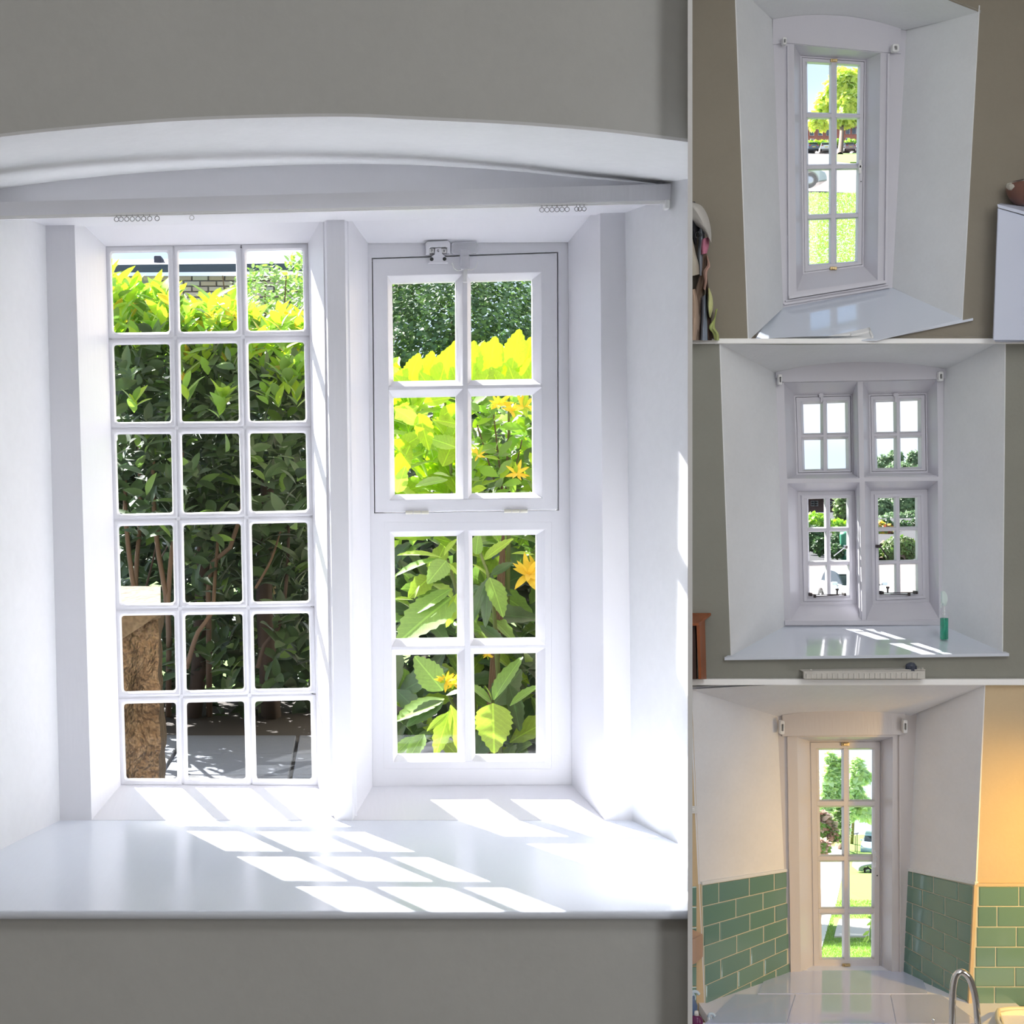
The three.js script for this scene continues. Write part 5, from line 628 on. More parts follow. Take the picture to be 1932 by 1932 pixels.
{ // broad leaved laurel close to the right light
  const t = thing('broad_leaved_shrub', 'broad leaved laurel shrub with toothed leaves close outside the right light', 'shrub', W3(0.32, GY, 4.9)), r = rng(25), G = [leafGeo({ L: 0.19, W: 0.066, n: 10, fold: 0.35, droop: 0.22, serr: 0.12, wide: 0.5 }), leafGeo({ L: 0.17, W: 0.06, n: 8, fold: 0.25, droop: 0.35, wide: 0.45 })], hero = leafGeo({ L: 1, W: 0.36, n: 14, fold: 0.28, droop: 0.1, serr: 0.10, wide: 0.45 }), heroWide = leafGeo({ L: 1, W: 0.52, n: 16, fold: 0.2, droop: 0.08, serr: 0.09, wide: 0.38 }), heroHeart = leafGeo({ L: 1, W: 0.74, n: 18, fold: 0.12, droop: 0.05, serr: 0.09, wide: 0.34 }), slim = leafGeo({ L: 1, W: 0.24, n: 12, fold: 0.3, droop: 0.2, serr: 0.05, wide: 0.5 });
  const one = (g, mat, b, e, Z, Ze, n) => { const p = P(b[0], b[1], Z), q = P(e[0], e[1], Ze), d = q.clone().sub(p), m = shadow(new THREE.Mesh(g, mat)); m.name = numbered('leaf'); place(m, basis(p, d, n, d.length())); m.position.sub(t.position); t.add(m); };
  const N = (x, y, z) => new V3(x, y, z);
  // leaves that can be picked out in the photograph: base, tip
  one(heroHeart, LM.bigLime, [930, 1327], [933, 1421], 4.40, 4.36, N(0, 0.35, 1)); one(hero, LM.bigGreen, [931, 1322], [981, 1232], 4.42, 4.5, N(-0.7, 0.3, 0.6)); one(hero, LM.bigGreen, [962, 1332], [1016, 1288], 4.42, 4.4, N(-0.4, 0.8, 0.4)); one(heroWide, LM.bigGreen, [927, 1325], [882, 1287], 4.42, 4.38, N(0.2, 0.9, 0.5)); one(slim, LM.bigLime, [928, 1322], [919, 1290], 4.40, 4.42, N(0.8, 0, 0.5)); one(hero, LM.bigDeep, [960, 1290], [985, 1380], 4.6, 4.58, N(0.3, 0.3, 0.9)); one(heroWide, LM.bigDeep, [930, 1330], [985, 1260], 4.6, 4.66, N(0, 0.4, 1));
  one(heroWide, LM.bigGreen, [836, 1303], [779, 1236], 4.42, 4.5, N(-0.3, 0.3, 0.9)); one(hero, LM.bigGreen, [838, 1318], [745, 1352], 4.44, 4.34, N(0, 0.9, 0.4)); one(hero, LM.bigDeep, [836, 1322], [768, 1365], 4.42, 4.34, N(0.2, 0.8, 0.5)); one(hero, LM.bigLime, [842, 1312], [880, 1300], 4.44, 4.4, N(0, 0.9, 0.5)); one(hero, LM.bigLime, [850, 1340], [820, 1425], 4.42, 4.36, N(-0.2, 0.5, 0.9)); one(hero, LM.bigLime, [850, 1330], [872, 1420], 4.42, 4.36, N(0.5, 0.4, 0.8)); one(slim, LM.bigLime, [846, 1345], [808, 1372], 4.40, 4.34, N(0, 0.6, 0.7)); one(hero, LM.bigGreen, [780, 1390], [742, 1425], 4.44, 4.38, N(0, 0.7, 0.6)); one(hero, LM.bigGreen, [800, 1385], [770, 1430], 4.46, 4.36, N(0.2, 0.8, 0.5));
  one(slim, LM.bigLime, [833, 1052], [756, 1032], 4.46, 4.4, N(0, 0.9, 0.4)); one(slim, LM.bigGreen, [832, 1054], [744, 1070], 4.46, 4.4, N(0, 0.95, 0.3)); one(slim, LM.bigLime, [838, 1048], [860, 1010], 4.46, 4.5, N(-0.5, 0.2, 0.8)); one(heroWide, LM.bigGreen, [842, 1058], [808, 1098], 4.44, 4.36, N(0.4, 0.8, 0.5)); one(slim, LM.bigLime, [840, 1060], [865, 1080], 4.44, 4.4, N(0, 0.9, 0.5)); one(slim, LM.bigLime, [782, 1130], [788, 1102], 4.46, 4.48, N(-0.6, 0.2, 0.7)); one(slim, LM.bigLime, [780, 1132], [745, 1124], 4.46, 4.44, N(0, 0.8, 0.5)); one(hero, LM.bigGreen, [850, 1112], [785, 1150], 4.46, 4.38, N(-0.1, 0.9, 0.5)); one(heroWide, LM.bigGreen, [852, 1128], [748, 1206], 4.44, 4.3, N(-0.1, 0.8, 0.6)); one(hero, LM.bigLime, [862, 1120], [846, 1182], 4.44, 4.38, N(0.6, 0.3, 0.8)); one(hero, LM.bigDeep, [800, 1160], [850, 1215], 4.5, 4.44, N(0.2, 0.6, 0.8));
  one(hero, LM.bigLime, [912, 1058], [966, 1012], 4.46, 4.46, N(-0.4, 0.7, 0.6)); one(heroWide, LM.bigGreen, [898, 1046], [902, 1006], 4.46, 4.42, N(0, 0.8, 0.6)); one(slim, LM.bigLime, [922, 1088], [896, 1060], 4.46, 4.44, N(0.3, 0.8, 0.5)); one(slim, LM.bigDeep, [920, 1090], [885, 1170], 4.46, 4.42, N(-0.4, 0.4, 0.8)); one(slim, LM.bigDeep, [922, 1090], [914, 1180], 4.45, 4.41, N(-0.2, 0.3, 1)); one(heroWide, LM.bigGreen, [924, 1090], [952, 1162], 4.44, 4.38, N(0.4, 0.4, 0.8)); one(hero, LM.bigDeep, [926, 1086], [968, 1058], 4.48, 4.5, N(0.2, 0.7, 0.6)); one(hero, LM.bigDeep, [905, 1180], [955, 1215], 4.5, 4.46, N(0.1, 0.5, 0.9)); one(slim, LM.bigLime, [965, 1045], [1008, 1040], 4.5, 4.5, N(0, 0.8, 0.5));
  // upper panes: large backlit leaves, jagged against the tree
  for (const [b, e, z] of [[[770, 728], [792, 664], 4.5], [[800, 735], [818, 660], 4.52], [[825, 735], [850, 652], 4.5], [[850, 730], [862, 640], 4.55], [[745, 735], [768, 690], 4.48], [[890, 720], [893, 640], 4.5], [[905, 728], [915, 642], 4.55], [[915, 725], [936, 632], 4.5], [[940, 735], [943, 645], 4.52], [[955, 730], [960, 648], 4.56], [[965, 700], [980, 618], 4.5], [[985, 720], [1002, 632], 4.54], [[990, 740], [1020, 660], 4.5], [[870, 740], [850, 690], 4.48], [[780, 745], [742, 705], 4.46], [[820, 745], [790, 700], 4.46], [[900, 745], [930, 690], 4.45], [[950, 745], [925, 690], 4.45], [[980, 748], [960, 690], 4.46]]) one(heroWide, LM.bigSunYellow, b, e, z, z + 0.03, N((r() - 0.5) * 0.8, 0.2, 1));
  for (const [b, e] of [[[745, 790], [790, 765]], [[790, 800], [745, 770]], [[790, 780], [812, 850]], [[750, 850], [800, 815]], [[745, 900], [775, 840]], [[830, 790], [865, 760]], [[862, 845], [805, 822]], [[835, 880], [862, 815]], [[748, 930], [765, 880]], [[800, 760], [850, 748]], [[780, 860], [742, 830]], [[862, 800], [820, 790]]]) one(heroWide, r() < 0.7 ? LM.bigSunYellow : LM.bigLime, b, e, 4.44 + 0.1 * r(), 4.44 + 0.1 * r(), N((r() - 0.5), 0.5, 0.8)); one(hero, LM.bigGreen, [845, 905], [785, 912], 4.42, 4.36, N(0, 0.8, 0.5)); one(hero, LM.bigGreen, [850, 900], [820, 890], 4.4, 4.36, N(0, 0.8, 0.5));
  const l = [], l2 = [], l3 = []; for (let i = 0; i < 60; i++) { const x = 700 + 350 * r(), y = 960 + 500 * r(), Z = 4.75 + 0.5 * r(); whorl(l, P(x, y, Z), N((r() - 0.5) * 1.2, 0.7, 0.2 + 0.8 * r()), 6, 0.012, 0.7 + 0.35 * r(), r, 0.95); }
  for (let i = 0; i < 46; i++) { const x = 690 + 190 * r(), y = 735 + 240 * r(), Z = 4.6 + 0.5 * r(); whorl(l2, P(x, y, Z), N((r() - 0.5) * 1.2, 0.8, 0.5 * r()), 6, 0.012, 0.6 + 0.4 * r(), r, 0.8); }
  for (let i = 0; i < 110; i++) { const x = 680 + 390 * r(), y = 760 + 720 * r(), Z = 5.3 + 0.6 * r(); whorl(l3, P(x, y, Z), N((r() - 0.5) * 1.4, 0.6, 0.6 * r()), 7, 0.014, 0.8 + 0.5 * r(), r, 1); }
  leaves(t, l, G[0], [LM.bigGreen, LM.bigDeep, LM.bigLime, LM.bigDeep], 110, r); leaves(t, l2, G[0], [LM.bigSunYellow, LM.bigLime, LM.bigSunYellow], 60, r); leaves(t, l3, G[1], [LM.bigDeep, LM.dark], 0, r);
  for (const pts of [[[870, 1500, 4.9], [862, 1350, 4.6], [845, 1310, 4.45]], [[935, 1500, 4.8], [940, 1380, 4.5], [930, 1322, 4.41]], [[890, 1450, 4.9], [880, 1200, 4.7], [845, 1055, 4.46]], [[930, 1450, 4.9], [935, 1200, 4.6], [922, 1088, 4.45], [905, 1040, 4.46]], [[880, 1300, 5], [860, 1000, 4.8], [840, 760, 4.6]], [[940, 1300, 5], [960, 1000, 4.8], [960, 740, 4.6]]]) wm('stem', taperTube([W3(0.33, GY, 5), ...pts.map((p) => P(...p))], 0.014, 0.004, 18, 6), new THREE.MeshStandardMaterial({ color: C(0.12, 0.16, 0.05), roughness: 0.7 }), t);
  // yellow young rosettes
  const pet = leafGeo({ L: 0.062, W: 0.017, n: 5, fold: 0.2, droop: 0.12, wide: 0.4 }); let nr = 0;
  for (const [x, y, s, z] of [[996, 1083, 1.15, 4.42], [1010, 1074, 0.9, 4.44], [842, 1284, 0.62, 4.43], [856, 1290, 0.45, 4.44], [988, 768, 0.8, 4.42], [975, 893, 0.62, 4.42], [902, 858, 0.5, 4.44], [919, 1235, 0.4, 4.5], [940, 762, 0.7, 4.5], [965, 775, 0.6, 4.5]]) { const g = thing('yellow_rosette', ['largest golden rosette of narrow young leaves in the right light', 'golden rosette tucked behind the largest one', 'small yellow rosette above the white striped leaves at the lower left', 'tiny yellow rosette beside the small one at the lower left', 'golden rosette at the top right of the second row of panes', 'yellow rosette low in the second row of panes', 'small yellow rosette at the left of the small leaved shrub', 'tiny yellow bud in the lowest right pane', 'yellow rosette in the middle top of the second row', 'yellow rosette between the two upper golden ones'][nr++], 'rosette', P(x, y, z)); const q = []; whorl(q, new V3(), N((r() - 0.5) * 0.4, 0.5, 1), 10, 0.0008, s, r, 0.95); q.forEach((m) => { const p = shadow(new THREE.Mesh(pet, r() < 0.8 ? LM.gold2 : LM.bigSunYellow)); p.name = numbered('petal_leaf'); place(p, m); g.add(p); }); } }
{ // small leaved glossy shrub at the right of the second row
  const t = thing('small_leaved_shrub', 'glossy small leaved shrub between yellow rosettes at the right of the right light', 'shrub', W3(0.42, GY, 4.75)), r = rng(26), l = [], geo = leafGeo({ L: 0.058, W: 0.028, n: 5, fold: 0.2, droop: 0.15, wide: 0.55 });
  for (let i = 0; i < 75; i++) { const x = 882 + 150 * r(), y = 748 + 205 * r(), Z = 4.5 + 0.35 * r(); whorl(l, P(x, y, Z), N3(r), 6, 0.008, 0.75 + 0.5 * r(), r, 0.95); }
  function N3(q) { return new V3((q() - 0.5) * 1.4, 0.7, q()); }
  leaves(t, sortNear(l, 885, 1010, 745, 935), geo, [LM.mid, LM.lime, LM.young, LM.deep, LM.mid], 260, r);
  wm('stem', merged([[900, 800], [930, 770], [960, 790], [985, 830], [945, 880]].map(([x, y]) => taperTube([W3(0.42, GY, 4.8), P(950, 1000, 4.75), P(x, y, 4.6)], 0.008, 0.002, 12, 5))), bark, t); }
// ---------------------------------------------------------------- what lies behind the far windows
struct('added_sun_hood', slab([W3(1.9, 0.47, 9.42), W3(1.9, 0.56, 8.86), W3(4.2, 0.56, 8.86), W3(4.2, 0.47, 9.42)], new V3(0, 0.03, 0)), new THREE.MeshStandardMaterial({ color: C(0.3, 0.28, 0.26), roughness: 0.9 }), 'added unseen sun blocker over the upper lights of the middle window');  // slab added out of view to keep the sun off the upper lights
struct('added_sun_hood', slab([W3(1.5, -1.64, 10.2), W3(1.5, -1.56, 8.9), W3(4.0, -1.56, 8.9), W3(4.0, -1.64, 10.2)], new V3(0, 0.03, 0)), new THREE.MeshStandardMaterial({ color: C(0.3, 0.28, 0.26), roughness: 0.9 }), 'added unseen sun blocker over the kitchen window');  // second unseen slab, added so no sun enters the kitchen niche
const grassTex = tex(512, 512, (u, v) => { const a = fbm(u * 50, v * 50, 3, 4, 50), b = fbm(u * 6, v * 6, 5, 3, 6), k = 0.45 + 0.6 * a + 0.35 * (b - 0.5); return [k * 0.95, k, k * 0.7]; }, false, 0.5);
const grass = new THREE.MeshStandardMaterial({ color: C(0.20, 0.36, 0.06), roughness: 1, map: grassTex });
const pale = (c) => new THREE.MeshStandardMaterial({ color: c, roughness: 0.95, map: plasterMap });
function strip(name, zOf, rows, mat, label, lift = 0, th = 0.4) { // ground bands; rows: [y, xLeft, xRight] in pixels, zOf(y) distance
  const gs = []; const pt = (x, y) => P(x, y, zOf(y)).add(new V3(0, lift, 0));
  const fine = []; for (let i = 0; i < rows.length - 1; i++) for (let k = 0; k < 4; k++) { const t = k / 4; fine.push(rows[i].map((v, n) => lerp(v, rows[i + 1][n], t))); } fine.push(rows[rows.length - 1]);
  for (let i = 0; i < fine.length - 1; i++) { const a = fine[i], b = fine[i + 1]; gs.push(slab([pt(b[1], b[0]), pt(a[1], a[0]), pt(a[2], a[0]), pt(b[2], b[0])], new V3(0, -th, 0))); }
  return struct(name, merged(gs), mat, label);
}
const zList = (ys, zs) => (y) => { for (let i = 1; i < ys.length; i++) if (y >= ys[i] || i === ys.length - 1) { const h0 = (ys[i - 1]), h1 = ys[i], t = (y - h0) / (h1 - h0); return 1 / lerp(1 / zs[i - 1], 1 / zs[i], t); } };
function car(name, label, at, turn, scale, col, group, cut) { // side profile swept across, glasshouse, wheels, lamps; nose towards +x
  const t = thing(name, label, 'car', at, group); t.rotation.y = turn; t.scale.setScalar(scale);
  const bm = new THREE.MeshPhysicalMaterial({ color: col, roughness: 0.3, clearcoat: 0.8, clearcoatRoughness: 0.08 }), gm = new THREE.MeshPhysicalMaterial({ color: C(0.03, 0.04, 0.05), roughness: 0.08 }), tm = new THREE.MeshStandardMaterial({ color: C(0.02, 0.02, 0.02), roughness: 0.8 }), am = new THREE.MeshStandardMaterial({ color: C(0.5, 0.5, 0.52), roughness: 0.3, metalness: 0.8 });
  const s = new THREE.Shape(); s.moveTo(-2.05, 0.32); s.quadraticCurveTo(-2.15, 0.7, -2.0, 0.95); s.lineTo(-1.75, 1.0); s.quadraticCurveTo(-0.6, 1.0, 0.65, 0.98); s.quadraticCurveTo(1.6, 0.9, 1.95, 0.72); s.quadraticCurveTo(2.12, 0.6, 2.08, 0.32); s.lineTo(1.68, 0.26); s.absarc(1.3, 0.33, 0.38, 0, Math.PI, false); s.lineTo(-0.92, 0.26); s.absarc(-1.3, 0.33, 0.38, 0, Math.PI, false); s.lineTo(-2.05, 0.3);
  mesh('car_body', new THREE.ExtrudeGeometry(s, { depth: 1.56, bevelEnabled: true, bevelThickness: 0.09, bevelSize: 0.06, bevelOffset: -0.06, bevelSegments: 3 }).translate(0, 0, -0.78), bm, t);
  const c = new THREE.Shape(); c.moveTo(-1.85, 0.97); c.quadraticCurveTo(-1.5, 1.42, -1.1, 1.46); c.quadraticCurveTo(-0.3, 1.5, 0.1, 1.42); c.quadraticCurveTo(0.5, 1.25, 0.85, 0.96); c.closePath();
  mesh('car_windows', new THREE.ExtrudeGeometry(c, { depth: 1.3, bevelEnabled: true, bevelThickness: 0.06, bevelSize: 0.05, bevelOffset: -0.06, bevelSegments: 2 }).translate(0, 0, -0.65), gm, t);
  const rf = new THREE.Shape(); rf.moveTo(-1.5, 1.39); rf.quadraticCurveTo(-1.1, 1.49, -0.5, 1.49); rf.quadraticCurveTo(0, 1.48, 0.25, 1.36); rf.quadraticCurveTo(0, 1.44, -0.5, 1.44); rf.quadraticCurveTo(-1.1, 1.45, -1.5, 1.37); mesh('car_roof', new THREE.ExtrudeGeometry(rf, { depth: 1.28, bevelEnabled: true, bevelThickness: 0.05, bevelSize: 0.015, bevelSegments: 2 }).translate(0, 0, -0.64), bm, t);
  for (const x of [-1.3, 1.3]) for (const z of [-0.78, 0.78]) { const w = mesh('wheel', new THREE.CylinderGeometry(0.32, 0.32, 0.2, 22).rotateX(Math.PI / 2), tm, t); w.position.set(x, 0.32, z); mesh('hubcap', lathe([[0, 0.115], [0.12, 0.11], [0.2, 0.1], [0.2, -0.1], [0.12, -0.11], [0, -0.115]], new V3(), 16).rotateX(Math.PI / 2), am, w); }
  for (const z of [-0.62, 0.62]) { const h = mesh('headlight', new THREE.SphereGeometry(0.14, 12, 8).scale(0.6, 0.7, 1.4), new THREE.MeshPhysicalMaterial({ color: C(0.8, 0.82, 0.85), roughness: 0.1 }), t); h.position.set(1.98, 0.66, z); const q = mesh('tail_light', new RoundedBoxGeometry(0.12, 0.16, 0.34, 2, 0.04), new THREE.MeshPhysicalMaterial({ color: C(0.5, 0.02, 0.02), roughness: 0.2 }), t); q.position.set(-2.02, 0.84, z); const e = mesh('door_mirror', new RoundedBoxGeometry(0.1, 0.13, 0.2, 2, 0.03), bm, t); e.position.set(0.6, 1.02, z * 1.5); }
  const p = mesh('number_plate', new THREE.BoxGeometry(0.03, 0.12, 0.5), new THREE.MeshStandardMaterial({ color: C(0.75, 0.6, 0.1), roughness: 0.5 }), t); p.position.set(-2.1, 0.6, 0); return t;
}
function treeCrown(name, label, base, trunkTop, blobs, leafSize, n, mats, seed, trunkR, cat = 'tree', group) { // crown of leaf whorls around several lobes
  const t = thing(name, label, cat, base, group), r = rng(seed), l = [], geo = leafGeo({ L: leafSize, W: leafSize * 0.62, n: 3, fold: 0.2, droop: 0.15 });
  const tot = blobs.reduce((s, b) => s + b[3] * b[4], 0);
  for (const [X, Y, Z, rx, ry, rz] of blobs) { const k = Math.round(n * rx * ry / tot); for (let i = 0; i < k; i++) { const a = r() * 6.28, b = Math.acos(2 * r() - 1), q = Math.pow(r(), 0.4), d = new V3(Math.cos(a) * Math.sin(b) * rx, Math.cos(b) * ry, Math.sin(a) * Math.sin(b) * (rz ?? rx)).multiplyScalar(q); const c = new V3(X, Y, Z).add(d); whorl(l, c, d.clone().normalize().add(new V3(0, 0.4, 0)), 5, leafSize * 0.2, 0.8 + 0.6 * r(), r, 1.1); } }
  leaves(t, l, geo, mats, 0, r);
  const br = [taperTube([base, base.clone().lerp(trunkTop, 0.5).add(new V3(trunkR * 0.4, 0, 0)), trunkTop], trunkR, trunkR * 0.55, 10, 8)]; blobs.forEach(([X, Y, Z]) => br.push(taperTube([base.clone().lerp(trunkTop, 0.75), trunkTop.clone().lerp(new V3(X, Y, Z), 0.5), new V3(X, Y, Z)], trunkR * 0.5, trunkR * 0.12, 8, 5)));
  wm('trunk', merged(br), bark, t); return t;
}
const blob = (x, y, Z, rx, ry) => { const p = P(x, y, Z), k = Z / F; return [p.x, p.y, p.z, rx * k, ry * k, rx * k]; };

// tree added behind the stone mullion: its unseen crown blocks sun from upper and middle windows
{ const c = (X, Y, Z, rx, ry) => [X, EY + Y, -Z, rx, ry, rx]; treeCrown('added_shade_tree', 'added shading tree hidden behind the stone mullion with its crown above the picture', W3(-0.25, GY, 14.9), W3(-0.3, 6.0, 14.9), [c(-0.35, 7.3, 14.9, 1.0, 0.95), c(0.1, 7.6, 15.2, 0.8, 0.7), c(-0.7, 7.1, 14.7, 0.8, 0.8), c(-0.32, 5.15, 14.9, 0.22, 0.34)], 0.16, 2600, [LM.mid, LM.deep], 40, 0.1); }

// ---- upper window: lawn, road, parked cars, tree, brick houses on a rising bank
{ const z = zList([508, 365, 318, 288, 272], [9.7, 66, 110, 190, 250]), G = (x, y) => P(x, y, z(y));
  strip('lawn_bank', z, [[508, 1425, 1880], [440, 1425, 1880], [400, 1425, 1880], [364, 1425, 1880]], grass, 'sunlit daisy lawn outside the upper window');
  strip('road', z, [[366, 1425, 1880], [318, 1425, 1880], [300, 1425, 1880], [280, 1425, 1880], [272, 1425, 1880]], pale(C(0.22, 0.185, 0.175)), 'pale road beyond the lawn', -0.05);
  strip('road_verge', z, [[307, 1604, 1640], [304, 1580, 1640], [299, 1568, 1640], [293, 1574, 1640], [290, 1590, 1640]], grass, 'green verge under the tree', 0.06);
  const r = rng(41), ds = [], tf = []; for (let i = 0; i < 900; i++) { const y = 368 + 135 * r(), x = 1515 + 115 * r(); ds.push(new THREE.Matrix4().compose(G(x, y).add(new V3(0, 0.02, 0)), new THREE.Quaternion().setFromEuler(new THREE.Euler(r(), r() * 6, r())), new V3(1, 1, 1).multiplyScalar(z(y) * 0.0011 * (0.5 + r())))); }
  for (let i = 0; i < 16000; i++) { const y = 366 + 141 * r(), x = 1510 + 125 * r(); tf.push(new THREE.Matrix4().compose(G(x, y), new THREE.Quaternion().setFromEuler(new THREE.Euler((r() - 0.5) * 0.9, r() * 6, (r() - 0.5) * 0.9)), new V3(1, 1.0, 1).multiplyScalar(z(y) * 0.0013 * (0.5 + r())))); }
  const gl = thing('daisies', 'white daisies scattered over the lawn of the upper window', 'daisies', G(1570, 420)); gl.userData.kind = 'stuff'; stuff('daisy_heads', new THREE.IcosahedronGeometry(0.5, 0).scale(1, 0.4, 1), new THREE.MeshStandardMaterial({ color: C(0.85, 0.85, 0.82), roughness: 0.8 }), ds, gl);
  const gg = thing('lawn_grass', 'tufts of bright grass on the lawn of the upper window', 'grass', G(1570, 421)); gg.userData.kind = 'stuff'; stuff('grass_tufts', leafGeo({ L: 1, W: 0.3, n: 3, fold: 0.3, droop: 0.4 }), leafMat(C(0.30, 0.5, 0.06), 0.4, 0.1), tf, gg);
  car('silver_car', 'silver car with its nose showing at the left of the road', G(1461, 361), 0, 1.0, C(0.55, 0.56, 0.58));
  const cars = [['blue_car', 'dark blue grey car at the left end of the parked row', 1530, C(0.10, 0.13, 0.18), -1.5], ['white_car', 'white car left of the tree trunk in the parked row', 1557, C(0.8, 0.81, 0.83), -1.35], ['maroon_car', 'dark red tailed car right of the tree trunk in the parked row', 1597, C(0.32, 0.22, 0.22), -1.6], ['grey_van', 'pale grey car at the right end of the parked row', 1622, C(0.6, 0.62, 0.63), -1.5]];
  cars.forEach(([n, l, x, c, a]) => car(n, l, G(x, 289).add(new V3(0, 0, 0)), -a, 0.74, c, 'cars parked beyond the upper lawn'));
  treeCrown('street_tree', 'bright yellow green tree standing on the verge beyond the upper lawn', G(1585, 292), P(1587, 215, 186), [blob(1590, 170, 184, 32, 40), blob(1606, 195, 182, 22, 26), blob(1562, 195, 186, 22, 25), blob(1550, 228, 186, 26, 13), blob(1595, 225, 182, 30, 12), blob(1586, 145, 185, 14, 18), blob(1620, 160, 185, 14, 30)], 0.65, 1900, [leafMat(C(0.74, 0.82, 0.10), 0.62, 0.1), leafMat(C(0.62, 0.78, 0.10), 0.6, 0.1)], 43, 0.32);
  const hd = treeCrown('roadside_hedge', 'low lime green hedge behind the parked cars', G(1575, 282), P(1575, 275, 222), [blob(1540, 273, 224, 22, 4), blob(1575, 272, 224, 22, 5), blob(1605, 272, 224, 18, 4)], 0.45, 800, [LM.lime, LM.young], 44, 0.1, 'hedge');
  const b = thing('brick_house', 'long red brick house behind the cars of the upper window', 'house', P(1575, 284, 245)); const bt = tex(64, 64, (u, v) => { const j = Math.floor(v * 8), e = (v * 8) % 1 < 0.15 || ((u * 4 + (j % 2) * 0.5) % 1) < 0.08 ? 0.9 : 0.6 + 0.3 * hash3(j, Math.floor(u * 4 + (j % 2) * 0.5), 3); return [e, e * 0.8, e * 0.75]; }, false, 1.6);
  wm('house_wall', pbox(1480, 1660, 236, 284, 245, 8, 0.05), new THREE.MeshStandardMaterial({ color: C(0.62, 0.3, 0.22), roughness: 0.9, map: bt }), b); wm('roof', hexa([P(1478, 222, 244), P(1478, 240, 244), P(1662, 240, 244), P(1662, 222, 244)], [P(1478, 218, 252), P(1478, 238, 252), P(1662, 238, 252), P(1662, 218, 252)]), new THREE.MeshStandardMaterial({ color: C(0.3, 0.2, 0.2), roughness: 0.9 }), b);
  for (const [x, y] of [[1532, 250], [1548, 250], [1563, 250], [1600, 247], [1612, 247], [1600, 266], [1532, 268]]) { const f = wm('window', pbox(x - 4, x + 4, y - 6, y + 6, 244.8, 0.3, 0.02), M.rail, b); wm('pane', pbox(x - 3, x + 3, y - 5, y + 5, 244.6, 0.2, 0.01), new THREE.MeshPhysicalMaterial({ color: C(0.1, 0.12, 0.14), roughness: 0.1 }), f); } }

